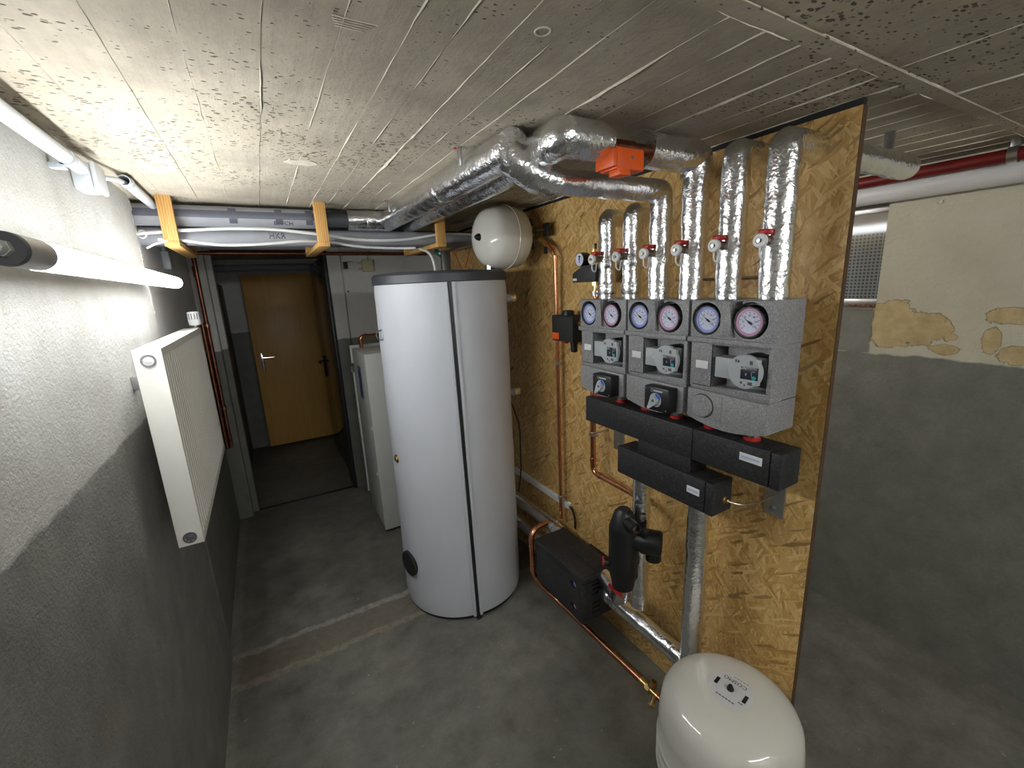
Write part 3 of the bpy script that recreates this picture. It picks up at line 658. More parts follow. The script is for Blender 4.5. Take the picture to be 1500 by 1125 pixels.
def wraptext(body, size, cx, y, z, r, a_c, m, parent):
    g = G().text(body, size, (0, 0, 0), (1, 0, 0), (0, 1, 0), 0)
    for v in g.bm.verts:
        a = a_c + v.co.y / r; v.co = V((cx + v.co.x, y - (r + .0009) * math.cos(a), z + (r + .0009) * math.sin(a)))
    return part('handwriting', g, m, parent)
pl_ = thing('grey_drain_pipe', 'lower grey pipe marked HKR hung above the doorway', 'pipe', (0, 2.3, 1.91))
part('pipe', G().sweep([(WL2 - .04, 2.305, 1.908), (1.25, 2.305, 1.908)], .036, seg=28, step=.08), 'pipe_grey', pl_)
wraptext('HKR', .034, .115, 2.305, 1.908, .036, .05, 'pen', pl_)
wraptext('BI FCH', .026, .145, 2.25, 1.982, .041, -.66, 'pen', pu)
tag(part('dark_return_pipe', G().sweep([(WL2 - .04, 2.43, 1.985), (.74, 2.43, 1.985)], .034, seg=24), 'pipe_dark'), 'dark pipe lying behind the taped foam pipe', 'pipe')
tag(part('rear_grey_pipe', G().sweep([(WL2 - .04, 2.52, 1.935), (1.25, 2.52, 1.935)], .042, seg=24), 'pipe_dark'), 'dark pipe farthest back on the wooden hangers', 'pipe')
tag(part('shelf_pipe', G().sweep([(WL2 - .04, 2.62, 1.93), (1.25, 2.62, 1.93)], .035, seg=24), 'pipe_grey'), 'thin pipe nearest the doorway on the wooden hangers', 'pipe')
for x0, lb in ((-.274, 'pine hanger at the left wall under the ceiling'), (.262, 'middle pine hanger above the doorway'), (.808, 'pine hanger beside the small expansion vessel')):
    h = thing('wooden_hanger', lb, 'bracket', (x0 + .023, 2.13, 1.87), 'pine pipe hangers')
    part('upright', G().box(x0, x0 + .047, 2.118, 2.142, 1.872, CE, .0015), 'pine', h)
    part('foot', G().box(x0, x0 + .047, 2.142, 2.68, 1.852, 1.872, .0015), 'pine', h)
    part('end_block', G().box(x0, x0 + .047, 2.118, 2.142, 1.852, 1.872, .0015), 'pine', h)
    part('rear_upright', G().box(x0, x0 + .047, 2.68, 2.70, 1.852, CE, .0015), 'pine', h)
tag(part('white_cable', G().sweep([(-.37, 2.17, 1.90), (-.25, 2.163, 1.912), (-.073, 2.175, 1.927), (.098, 2.18, 1.928), (.27, 2.165, 1.909), (.43, 2.2, 1.89), (.584, 2.2, 1.886), (.72, 2.19, 1.897), (.83, 2.16, 1.916), (1.0, 2.2, 1.925), (1.25, 2.25, 1.915)], .0065, .06, 10), 'cable'), 'upper white cable sagging between the wooden hangers', 'cable')
tag(part('white_cable', G().sweep([(-.30, 2.19, 1.884), (-.22, 2.19, 1.882), (-.107, 2.19, 1.862), (.038, 2.19, 1.866), (.2, 2.19, 1.882), (.26, 2.21, 1.883), (.33, 2.22, 1.881), (.45, 2.24, 1.862), (.60, 2.24, 1.855), (.72, 2.2, 1.853)], .006, .06, 10), 'cable'), 'lower white cable looped under the grey pipe', 'cable')
tag(part('cable_tail', G().sweep([(-.262, 2.112, 1.873), (-.30, 2.10, 1.858), (-.325, 2.09, 1.842)], .004, .02, 8), 'white_pl'), 'short white cable tie tail under the leftmost hanger', 'cable tie')
tag(part('white_cable', G().sweep([(.745, 2.22, 1.852), (.80, 2.22, 1.835), (.815, 2.21, 1.78), (.815, 2.2, 1.722)], .0065, .03, 10), 'cable'), 'white cable dropping onto the lid of the storage tank', 'cable')

# ================================================================== FOIL PIPES
def foil_pipe(name, label, runs, r, loc, group='foil wrapped heating pipes', fillet=.014, seed=1):
    t = thing(name, label, 'pipe', loc, group)
    if not isinstance(runs[0], tuple) or not isinstance(runs[0][0], list): runs = [(runs, r)]
    for k, (pts, rr) in enumerate(runs):
        part('foil_insulation', G().sweep(pts, rr, fillet, 32, .012, .0022, 4, seed + k * 5), 'foil', t, 60)
    return t
def foil_tape(t, p, d, r, seed):
    d = V(d).normalized(); g = G(); u = d.orthogonal().normalized(); rg = []
    for h, k in ((-.02, 1.02), (-.018, 1.045), (.018, 1.045), (.02, 1.02)): rg.append(g.ring(V(p) + d * h, d, u, r * k, 28))
    g.skin(rg)
    for v in g.bm.verts: v.co += (v.co - V(p)).normalized() * .002 * mnoise.noise(v.co * 60 + V((seed, 0, 0)))
    part('foil_tape', g, 'foil', t, 60)
def drain_valve(t, y, z, r, xp):
    """small tap pointing at the viewer's side (-X) with red lever, white cap and strap"""
    x = xp - r
    v = part('drain_valve', G().cyl((x + .004, y, z), (x - .012, y, z), .0125, 6).cyl((x - .012, y, z), (x - .026, y, z), .010, 20).cyl((x - .026, y, z), (x - .034, y, z), .0125, 20), 'nickel', t)
    part('valve_lever', G().cyl((x - .018, y, z + .008), (x - .018, y, z + .016), .005, 10).box(x - .036, x - .006, y - .012, y + .012, z + .014, z + .027, .004), 'red', v)
    part('valve_cap', G().lathe((x - .034, y, z), (-1, 0, 0), [(.0155, 0), (.0165, .002), (.0165, .010), (.0145, .012), (.0085, .012), (.008, .009), (.0005, .009)], 24), 'white_pl', v)
    part('cap_screw', G().cyl((x - .042, y, z), (x - .049, y, z), .0048, 8), 'nickel', v)
    part('cap_strap', G().sweep([(x - .04, y, z - .016), (x - .042, y - .002, z - .038), (x - .026, y - .004, z - .046), (x - .020, y - .002, z - .012)], .0022, .012, 8), 'white_pl', v)
PX = 1.139; YS = [1.262, 1.138, 1.015, .891, .768, .6444]; PZ0 = 1.583; PR = .0325
vl = ['leftmost', 'second from left', 'third from left', 'fourth from left', 'fifth from left', 'rightmost']
ZT = [1.90, 1.90, 1.913, 1.974, 1.972, 1.955]
for i, y in enumerate(YS):
    if i in (0, 1):
        pts = [([(PX, y, PZ0), (PX, y, 1.872), (BD + .0, y, 1.872)], .031)]
        ex = ' on the pump groups'
    elif i == 2:
        pts = [([(PX, y, PZ0), (PX, y, 1.913), (.70, 1.01, 1.913)], .034), ([(.735, 1.012, 1.908), (.665, 1.020, 1.928), (.607, 1.045, 1.975)], .043),
               ([(.607, 1.012, 1.984), (.607, 2.25, 1.984), (.415, 2.25, 1.984)], .046)]; ex = ' that runs back along the ceiling'
    elif i == 3: pts = [([(PX, y, PZ0), (PX, y, 1.96)], .0355), ([(PX, y, 1.925), (PX, y, 1.978), (.925, .89, 1.978)], .044)]; ex = ' bending left to the orange actuator'
    elif i == 4: pts = [([(PX, y, PZ0), (PX, y, 1.960), (BD + .30, y, 1.960)], .035)]; ex = ' bending through the chipboard'
    else: pts = [([(PX, y, PZ0), (PX, y, 1.950), (1.80, y, 1.950)], .036)]; ex = ' bending through and beyond the chipboard'
    t = foil_pipe('foil_pipe', vl[i] + ' upright foil pipe' + ex, pts, PR, (PX, y, PZ0), seed=i)
    drain_valve(t, y, 1.727, PR, PX)
    foil_tape(t, (PX, y, 1.715), (0, 0, 1), PR, i); foil_tape(t, (PX, y, 1.62), (0, 0, 1), PR, i + 9)
    if i == 2:
        foil_tape(t, (.607, 1.5, 1.984), (0, 1, 0), .046, 5); foil_tape(t, (.52, 2.25, 1.984), (1, 0, 0), .046, 6)
        for yy in (1.22, 2.0):
            c = part('ceiling_clamp', G().box(.548, .556, yy - .008, yy + .008, 1.985, CE - .003, .001).box(.53, .56, yy - .008, yy + .008, CE - .003, CE, .001), 'steel', t)
            part('screw_head', G().cyl((.54, yy, CE - .003), (.54, yy, CE - .007), .004, 6), 'red', c)
    if i == 5:
        foil_tape(t, (1.6, y, 1.95), (1, 0, 0), PR, 7)
        part('hanger_strap', G().box(1.66, 1.672, y - .012, y + .012, 1.975, CE, .001), 'steel', t)
pb = foil_pipe('foil_pipe', 'ceiling foil pipe running back from the orange actuator, nearer the chipboard', [([(.79, .89, 1.980), (.668, .89, 1.980), (.690, 1.08, 1.982)], .045), ([(.69, 1.05, 1.984), (.728, 1.3, 1.985), (.74, 2.36, 1.985)], .041)], .041, (.74, 1.4, 1.95), seed=12)
foil_tape(pb, (.735, 1.8, 1.985), (0, 1, 0), .041, 8)
# valve with orange actuator between the two foil pipes
zv = thing('zone_valve', 'orange valve actuator on bare copper between two foil pipes at the ceiling', 'valve', (.85, .89, 1.92))
part('copper_body', G().cyl((.785, .89, 1.976), (.93, .89, 1.976), .0145, 20).cyl((.825, .89, 1.976), (.885, .89, 1.976), .0185, 8), 'copper_old', zv)
part('actuator', G().box(.792, .885, .846, .906, 1.912, 1.962, .004).box(.798, .835, .842, .880, 1.898, 1.914, .003), 'orange', zv)
part('actuator_lip', G().box(.780, .795, .843, .909, 1.916, 1.956, .003), 'orange', zv)
part('screw', G().cyl((.845, .846, 1.940), (.845, .8435, 1.940), .004, 10), 'steel', zv)

# ================================================================== PUMP GROUPS
GX = 1.05; GB = 1.174
def disc_text_ticks(cx, y, z, r):
    g = G()
    for k in range(11):
        a = math.radians(220 - 26 * k)
        for rr0, rr1, w in (((r * .78), r * .93, .0007),):
            d = V((0, -math.cos(a), math.sin(a))); n = V((0, -d.z, d.y)); p0 = V((cx, y, z)) + d * rr0; p1 = V((cx, y, z)) + d * rr1
            vs = [g.bm.verts.new(q) for q in (p0 - n * w, p0 + n * w, p1 + n * w, p1 - n * w)]; g.bm.faces.new(vs)
    for k, tx in enumerate(('0', '20', '40', '60', '80', '100', '120')):
        a = math.radians(220 - 43 * k); d = V((0, -math.cos(a), math.sin(a)))
        g.text(tx, r * .24, V((cx, y, z)) + d * r * .60, (0, -1, 0), (0, 0, 1))
    return g
def thermometer(t, y, z, ring, x=GX):
    nb = 36
    bz = G(); ax = V((-1, 0, 0)); u = V((0, 0, 1)); o = V((x + .03, y, z)); rs = []
    f = lambda r, a: (lambda i: r + a * math.cos(i * 2 * PI / nb * 12))
    for rr, h, am in ((.033, 0, 0), (.0405, .004, .0013), (.0405, .030, .0013), (.0385, .034, .0008), (.036, .034, 0), (.035, .0305, 0)): rs.append(bz.ring(o + ax * h, ax, u, f(rr, am), nb))
    bz.skin(rs, True, False)
    b = part('thermometer', bz, 'black', t)
    part('colour_ring', G()._tube((x - .0005, y, z), (-1, 0, 0), .0355, .0282, .0012, 40), ring, b)
    part('dial_face', G().lathe((x + .001, y, z), (-1, 0, 0), [(.0290, 0), (.0290, .001), (.0001, .001)], 40), 'dial_face', b)
    part('dial_marks', disc_text_ticks(x - .0004, y, z, .0282), 'ink', b)
    n = G(); c = V((x - .0016, y, z)); d = V((0, .82, .57)).normalized(); w = V((0, -d.z, d.y))
    n.bm.faces.new([n.bm.verts.new(c + q) for q in (d * .021, w * .0016 - d * .001, -d * .004 + w * .0030, -d * .010 + w * .0018, -d * .010 - w * .0018, -d * .004 - w * .0030, -w * .0016 - d * .001)])
    n.cyl(c, c + V((-.0012, 0, 0)), .0028, 12)
    part('needle', n, 'ink', b)
    part('glass_rim', G().torus((x - .003, y, z), (1, 0, 0), .036, .0012, 36, 6), 'cap_dark', b)
def pump_group(yc, kind, label):
    t = thing('pump_group', label, 'pump', (GX, yc, 1.22), 'grey pump groups on the chipboard')
    y0, y1 = yc - .128, yc + .112
    up = part('upper_shell', G().prism([(y0, 1.478), (y0, 1.586), (y1, 1.586), (y1, 1.478)], 'x', GX, GB, .005), 'epp_grey', t)
    part('shell_lip', G().box(GX - .007, GX + .04, y0 + .001, y1 + .004, 1.470, 1.4855, .004), 'epp_grey', t)
    cut = G()
    for s in (-1, 1): cut.cyl((GX - .02, yc + s * .0618, 1.533), (GX + .055, yc + s * .0618, 1.533), .0415, 40)
    cut.box(GX - .02, GX + .06, yc - .0618 - .002, yc - .0618 - .0415 + .0830, 1.533, 1.60)
    sub(up, G().cyl((GX - .02, yc + .0618, 1.536), (GX + .055, yc + .0618, 1.536), .0445, 40))
    sub(up, G().cyl((GX - .02, yc - .0618, 1.536), (GX + .055, yc - .0618, 1.536), .0462, 40))
    sub(up, G().box(GX - .02, GX + .05, yc - .040, yc - .0157, 1.537, 1.60))
    part('shell_rib', G().prism([(yc - .022, 1.492), (yc - .0135, 1.53), (yc - .0135, 1.584), (yc + .008, 1.584), (yc + .0155, 1.535), (yc + .010, 1.50), (yc + .02, 1.492)], 'x', GX - .010, GX + .03, .004), 'epp_grey', t)
    cut.bm.free()
    thermometer(t, yc + .0618, 1.533, 'dial_blue', GX + .006); thermometer(t, yc - .0618, 1.533, 'dial_red', GX - .002)
    # middle shell with pump pocket
    md = part('middle_shell', G().prism([(y0 + .002, 1.336), (y0 + .002, 1.4765), (y1 - .004, 1.4765), (y1 - .004, 1.345), (y1 - .012, 1.338)], 'x', GX + .002, GB, .005), 'epp_grey', t)
    sub(md, G().box(GX - .02, GX + .045, y0 + .013, yc + .036, 1.350, 1.467))
    sub(md, G().box(GX - .02, GX + .075, yc + .020, yc + .037, 1.352, 1.466))
    part('panel_seam', G().box(GX + .0005, GX + .003, yc + .0375, yc + .0388, 1.35, 1.468).box(GX + .0005, GX + .003, yc + .0388, y1 - .016, 1.349, 1.3505), 'dark_rec', t)
    part('paper_label', G().box(GX - .0002, GX + .0018, yc + .049, yc + .088, 1.398, 1.420, .0006), 'white_pl', t)
    # pump head
    py, pz = yc - .067, 1.410
    pm = part('pump_body', G().cyl((GX + .045, py, pz), (GX - .008, py, pz), .043, 40).box(GX - .006, GX + .07, py - .0465, py + .01, pz - .036, pz + .040, .004), 'black', t)
    GP = GX - .013
    part('pump_face', G().lathe((GP + .006, py, pz), (-1, 0, 0), [(.044, 0), (.044, .010), (.042, .012), (.0001, .012)], 48).box(GP - .0045, GP + .008, py - .0365, py, pz - .032, pz + .034, .0015), 'grey_pl', pm)
    part('connector_block', G().box(GP + .004, GP + .05, py + .02, py + .088, pz - .027, pz + .028, .002), 'grey_pl', pm)
    dp = part('display', G().box(GP - .0072, GP - .0055, py - .0375, py + .008, pz - .018, pz + .014, .0008), 'display', pm)
    part('logo_print', G().text('wilo', .0095, (GP - .0073, py + .0005, pz + .0095), (0, -1, 0), (0, 0, 1)), 'white_pl', pm)
    part('display_print', G().box(GP - .0076, GP - .0073, py - .008, py - .0055, pz - .008, pz - .002).box(GP - .0076, GP - .0073, py - .022, py - .021, pz - .01, pz + .004).box(GP - .0076, GP - .0073, py - .030, py - .022, pz + .003, pz + .004), 'grey_pl', pm)
    part('face_print', G().box(GP - .0063, GP - .006, py + .020, py + .024, pz + .022, pz + .030).box(GP - .0063, GP - .006, py + .013, py + .018, pz + .022, pz + .029).box(GP - .0063, GP - .006, py - .022, py - .014, pz + .020, pz + .030)
         .box(GP - .0063, GP - .006, py + .002, py + .008, pz - .031, pz - .025).box(GP - .0063, GP - .006, py - .006, py - .002, pz - .036, pz - .031).box(GP - .0063, GP - .006, py - .024, py - .012, pz - .032, pz - .024), 'cap_dark', pm)
    part('setting_knob', G().lathe((GP - .0072, py - .028, pz - .012), (-1, 0, 0), [(.0055, 0), (.0055, .002), (.004, .003), (.0001, .003)], 20), 'teal', pm)
    # lower shell with bowed lower edge
    poly = [(y0 + .002, 1.330)] + [(y1 - .004, 1.338)]
    arc = []
    for k in range(13):
        s = k / 12; y = (y1 - .004) + (y0 + .002 - (y1 - .004)) * s; arc.append((y, 1.262 - .024 * math.sin(PI * min(1, s * .85 + .1)) - .006 * s))
    lo = part('lower_shell', G().prism([(y0 + .002, 1.333), *reversed(arc), (y1 - .004, 1.338)], 'x', GX - .006, GB, .006), 'epp_grey', t)
    part('shoulder', G().prism([(y0 + .004, 1.330), (y0 + .004, 1.356), (y1 - .008, 1.348), (y1 - .008, 1.336)], 'x', GX + .006, GX + .06, .003), 'epp_grey', t)
    if kind == 'mixer':
        ay, az = yc - .062, 1.292
        a = part('mixer_actuator', G().box(GX - .046, GX - .004, ay - .044, ay + .050, az - .040, az + .036, .005), 'black', t)
        part('scale_plate', G().lathe((GX - .046, ay + .004, az - .004), (-1, 0, 0), [(.022, 0), (.022, .0012), (.0001, .0012)], 32), 'grey_pl', a)
        bl = G(); c = V((GX - .0478, ay + .004, az - .004)); pts = []
        for rr in (.012, .021):
            pts.append([bl.bm.verts.new(c + V((0, -rr * math.cos(x), rr * math.sin(x)))) for x in [math.radians(15 + 75 * i / 8) for i in range(9)]])
        for i in range(8): bl.bm.faces.new((pts[0][i], pts[0][i + 1], pts[1][i + 1], pts[1][i]))
        part('blue_scale', bl, 'blue', a)
        k = G(); d = V((0, .62, -.79)); w = V((0, -d.z, d.y))
        q = [c + z for z in (d * .034 + w * .002, d * .034 - w * .004, w * -.013 + d * .002, -d * .012 - w * .008, -d * .012 + w * .008, w * .013 + d * .002)]
        A = [k.bm.verts.new(p) for p in q]; B_ = [k.bm.verts.new(p + V((-.010, 0, 0))) for p in q]
        k.bm.faces.new(A); k.bm.faces.new(B_[::-1])
        for i in range(6): k.bm.faces.new((A[i], B_[i], B_[(i + 1) % 6], A[(i + 1) % 6]))
        kn = part('mixer_lever', k, 'grey_pl', a)
        part('lever_screw', G().cyl(c + V((-.010, 0, 0)), c + V((-.0112, 0, 0)), .0045, 16).cyl(c + V((-.011, 0, 0)), c + V((-.0115, 0, 0)), .0018, 10), 'cap_dark', kn)
        part('symbol', G().box(GX - .0465, GX - .0458, ay - .022, ay + .012, az + .022, az + .027).torus((GX - .0463, ay + .018, az + .0245), (1, 0, 0), .0045, .0008, 20, 6), 'grey_pl', a)
        part('screw', G().cyl((GX - .046, ay + .043, az + .028), (GX - .0465, ay + .043, az + .028), .0025, 10).cyl((GX - .046, ay - .036, az - .031), (GX - .0465, ay - .036, az - .031), .0025, 10), 'steel', a)
    else:
        ay, az = yc + .045, 1.294
        part('cover_panel', G().prism([(ay - .050, az - .040), (ay - .050, az + .032), (ay + .050, az + .040), (ay + .050, az - .030)], 'x', GX - .0085, GX, .002), 'epp_grey', t)
        part('cover_knob', G().lathe((GX - .0085, ay + .008, az), (-1, 0, 0), [(.0325, 0), (.0325, .006), (.030, .009), (.0001, .009)], 40), 'epp_grey', t)
        part('panel_seam', G()._tube((GX - .0085, ay + .008, az), (-1, 0, 0), .0345, .0327, .0012, 40), 'dark_rec', t)
    # union nuts down to the manifold
    for s in (-1, 1):
        nt = part('union_nut', G().cyl((1.10, yc + s * .0618, 1.214), (1.10, yc + s * .0618, 1.25), .019, 8), 'steel', t)
        part('red_gasket', G().cyl((1.10, yc + s * .0618, 1.214), (1.10, yc + s * .0618, 1.224), .021, 20), 'red', nt)
    part('rear_mount', G().box(GB - .002, BD, yc - .05, yc + .05, 1.38, 1.44, .003), 'steel', t)
    return t
pump_group(1.200, 'mixer', 'leftmost grey pump group, with a mixer lever')
pump_group(.953, 'mixer', 'middle grey pump group, with a mixer lever')
pump_group(.706, 'plain', 'rightmost grey pump group, with a plain round cover instead of a lever')
tag(part('tie_rod', G().cyl((1.2, 1.0, 1.64), (1.2, .70, 1.64), .004, 10).cyl((1.2, .835, 1.64), (1.2, .825, 1.64), .008, 6), 'steel'), 'thin threaded rod behind the upright foil pipes', 'rod')

# ================================================================== MANIFOLDS
MX0, MX1 = 1.05, 1.14
man = thing('heating_manifold', 'long black insulated manifold under the three pump groups', 'manifold', (1.09, .91, 1.118))
part('shell', G().box(MX0, MX1, .7935, 1.284, 1.116, 1.214, .004), 'epp_black', man)
part('shell', G().box(MX0, MX1, .565, .793, 1.116, 1.214, .004), 'epp_black', man)
part('end_cap', G().box(MX0, MX1, .537, .5645, 1.116, 1.214, .004), 'epp_black', man)
lb = part('paper_label', G().box(MX0 - .001, MX0 + .002, .584, .645, 1.168, 1.190, .0006), 'white_pl', man)
part('label_print', G().box(MX0 - .0014, MX0 - .001, .590, .640, 1.1765, 1.182), 'print_blue', lb)
man2 = thing('distributor_block', 'shorter black insulated block hanging below the long manifold', 'manifold', (1.09, .91, .963))
part('shell', G().box(MX0 - .002, MX1 - .002, .7405, 1.103, .963, 1.066, .004), 'epp_black', man2)
part('end_cap', G().box(MX0 - .002, MX1 - .002, .713, .740, .963, 1.066, .004), 'epp_black', man2)
part('bridge', G().box(MX0 + .012, MX1, .803, 1.02, 1.062, 1.118, .004), 'epp_black', man2)
lb = part('paper_label', G().box(MX0 - .0032, MX0, .758, .802, 1.010, 1.032, .0006), 'white_pl', man2)
part('label_print', G().box(MX0 - .0036, MX0 - .0031, .762, .798, 1.018, 1.024), 'print_blue', lb)
sn = part('sensor_plug', G().lathe((1.10, .713, 1.005), (0, -1, 0), [(.011, 0), (.011, .004), (.007, .006), (.007, .014), (.004, .016)], 8), 'brass', man2)
part('capillary', G().sweep([(1.10, .698, 1.005), (1.12, .675, .998), (1.19, .655, .995), (1.255, .645, 1.005), (1.268, .645, 1.0)], .0022, .02, 8), 'nickel', sn)
for y0, lbx in ((.628, 'zinc mounting plate under the right end of the long manifold'), (1.295, 'zinc mounting plate under the left end of the long manifold')):
    br = thing('mounting_plate', lbx, 'bracket', (BD, y0 + .03, .92), 'zinc mounting plates')
    part('plate', G().box(BD - .006, BD - .0005, y0, y0 + .06, .925, 1.14, .0015), 'steel', br)
    part('arm', G().box(1.10, BD - .006, y0, y0 + .06, 1.13, 1.136, .001), 'steel', br)
    part('bolt', G().cyl((BD - .006, y0 + .032, .948), (BD - .012, y0 + .032, .948), .007, 6).cyl((BD - .006, y0 + .032, .948), (BD - .0075, y0 + .032, .948), .011, 18), 'steel', br)
    part('bolt', G().cyl((BD - .006, y0 + .030, 1.02), (BD - .012, y0 + .030, 1.02), .006, 6), 'steel', br)

# ================================================================== SAFETY GROUP, MIXING VALVE, COPPER ON THE BOARD
sg = thing('safety_group', 'black safety group with pressure gauge left of the foil pipes', 'valve', (1.14, 1.36, 1.60))
part('body', G().prism([(1.298, 1.648), (1.298, 1.702), (1.32, 1.712), (1.375, 1.712), (1.405, 1.692), (1.437, 1.684), (1.437, 1.648)], 'x', 1.112, 1.165, .004), 'epp_black', sg)
part('paper_label', G().box(1.111, 1.113, 1.408, 1.432, 1.655, 1.664), 'white_pl', sg)
pg_ = part('pressure_gauge', G().lathe((1.15, 1.392, 1.735), (-1, 0, 0), [(.026, 0), (.027, .005), (.027, .036), (.025, .038), (.0245, .036)], 32).cyl((1.14, 1.392, 1.69), (1.14, 1.392, 1.72), .008, 12), 'black', sg)
part('dial_face', G().lathe((1.1145, 1.392, 1.735), (-1, 0, 0), [(.025, 0), (.025, .001), (.0001, .001)], 32), 'dial_face', pg_)
gd = G()
for a0, a1 in ((50, 130),):
    rr = [[gd.bm.verts.new((1.1131, 1.392 - r * math.cos(math.radians(a0 + (a1 - a0) * i / 8)), 1.737 + r * math.sin(math.radians(a0 + (a1 - a0) * i / 8)))) for i in range(9)] for r in (.006, .013)]
    for i in range(8): gd.bm.faces.new((rr[0][i], rr[0][i + 1], rr[1][i + 1], rr[1][i]))
part('green_arc', gd, 'green', pg_)
part('needle', G().box(1.1122, 1.1128, 1.3905, 1.3935, 1.722, 1.744).cyl((1.113, 1.392, 1.737), (1.1118, 1.392, 1.737), .004, 10), 'red', pg_)
av = part('air_vent', G().cyl((1.14, 1.335, 1.708), (1.14, 1.335, 1.762), .0105, 20).cyl((1.14, 1.335, 1.762), (1.14, 1.335, 1.772), .007, 14), 'brass', sg)
part('vent_cap', G().cyl((1.14, 1.327, 1.770), (1.14, 1.327, 1.79), .0045, 12), 'black', av)
tn = part('fitting', G().cyl((1.14, 1.325, 1.648), (1.14, 1.325, 1.634), .0155, 6).cyl((1.14, 1.325, 1.634), (1.14, 1.325, 1.612), .012, 20).cyl((1.14, 1.325, 1.62), (1.14, 1.325, 1.615), .0135, 20), 'brass', sg)
part('pipe_clamp', G().cyl((1.14, 1.325, 1.604), (1.14, 1.325, 1.612), .0215, 24).cyl((1.14, 1.325, 1.594), (1.14, 1.325, 1.604), .0185, 24), 'chrome', tn)
part('pipe_stub', G().cyl((1.14, 1.325, 1.54), (1.14, 1.325, 1.596), .011, 16), 'copper', tn)

mv = thing('mixing_valve', 'black cube-shaped valve on the copper riser with an orange label', 'valve', (1.2, 1.58, 1.39))
part('housing', G().box(1.162, 1.245, 1.505, 1.662, 1.39, 1.507, .005), 'black_rubber', mv)
part('orange_label', G().box(1.1612, 1.163, 1.607, 1.660, 1.398, 1.428, .0006), 'orange', mv)
part('top_knob', G().lathe((1.20, 1.585, 1.507), (0, 0, 1), [(.028, 0), (.028, .01), (.024, .02), (.012, .022)], 28), 'black', mv)
part('lower_knob', G().lathe((1.20, 1.545, 1.39), (0, 0, -1), [(.018, 0), (.018, .01), (.016, .012), (.016, .045), (.012, .048)], 16), 'black', mv)
part('red_button', G().box(1.18, 1.20, 1.585, 1.605, 1.378, 1.392, .002), 'red', mv)
part('emblem', G().prism([(1.555, 1.448), (1.57, 1.452), (1.585, 1.448), (1.57, 1.444)], 'x', 1.1612, 1.163), 'black', mv)
part('side_fitting', G().cyl((1.2, 1.505, 1.475), (1.2, 1.49, 1.475), .018, 6).cyl((1.2, 1.49, 1.475), (1.2, 1.30, 1.475), .011, 16), 'brass', mv)
part('wall_mount', G().box(1.245, BD, 1.54, 1.62, 1.41, 1.47, .002), 'black', mv)

rs = thing('copper_riser', 'tall copper riser on the chipboard beside the storage tank', 'pipe', (1.23, 1.71, .45))
part('tube', G().sweep([(1.23, 1.715, .42), (1.23, 1.715, 1.775), (1.226, 1.745, 1.82), (1.222, 1.80, 1.845)], .0095, .03, 16), 'copper', rs)
part('fitting', G().cyl((1.23, 1.715, 1.758), (1.23, 1.715, 1.775), .0118, 18), 'copper', rs); part('fitting', G().cyl((1.227, 1.73, 1.80), (1.224, 1.76, 1.828), .0118, 18), 'copper', rs)
part('union', G().cyl((1.222, 1.775, 1.834), (1.216, 1.815, 1.856), .0145, 8), 'brass', rs)
for z in (1.265, .545):
    c = part('pipe_clamp', G()._tube((1.23, 1.715, z - .008), (0, 0, 1), .0145, .0095, .016, 20).cyl((1.23, 1.70, z), (1.23, 1.688, z), .004, 8), 'steel', rs)
    part('clamp_stud', G().cyl((1.244, 1.715, z), (BD, 1.715, z), .004, 8), 'steel', c)

cs = thing('copper_drop', 'short copper pipe dropping from the long manifold and bending right', 'pipe', (1.19, 1.4, .8))
part('tube', G().sweep([(1.19, 1.405, 1.19), (1.19, 1.405, .812), (1.185, 1.14, .812), (1.15, 1.09, .812)], .0125, .035, 16), 'copper', cs)
part('stub', G().sweep([(1.19, 1.405, 1.185), (1.15, 1.35, 1.185), (1.12, 1.285, 1.175)], .0125, .03, 16), 'copper', cs)
for z in (.862,): part('fitting', G().cyl((1.19, 1.405, z), (1.19, 1.405, z + .02), .0148, 18), 'copper', cs); part('fitting', G().cyl((1.19, 1.368, .812), (1.19, 1.35, .812), .0148, 18), 'copper', cs)
c = part('pipe_clamp', G()._tube((1.19, 1.405, .985), (0, 0, 1), .0185, .0125, .018, 20).cyl((1.19, 1.388, .994), (1.19, 1.374, .994), .005, 8), 'steel', cs)
part('clamp_stud', G().cyl((1.207, 1.405, .994), (BD, 1.405, .994), .004, 8), 'steel', c)

tk = thing('cable_trunking', 'pale cable duct low on the chipboard behind the storage tank', 'trunking', (BD, 2.3, .5))
part('duct', G().box(BD - .022, BD - .0005, 1.672, 3.0, .484, .515, .002), 'white_pl', tk)
part('cable', G().sweep([(BD - .012, 1.69, .497), (BD - .012, 1.655, .49), (BD - .014, 1.635, .455), (BD - .02, 1.625, .40)], .003, .015, 8), 'black', tk)
part('cable', G().sweep([(BD - .016, 1.69, .502), (BD - .016, 1.645, .50), (BD - .02, 1.615, .455), (BD - .026, 1.61, .40)], .003, .015, 8), 'black', tk)

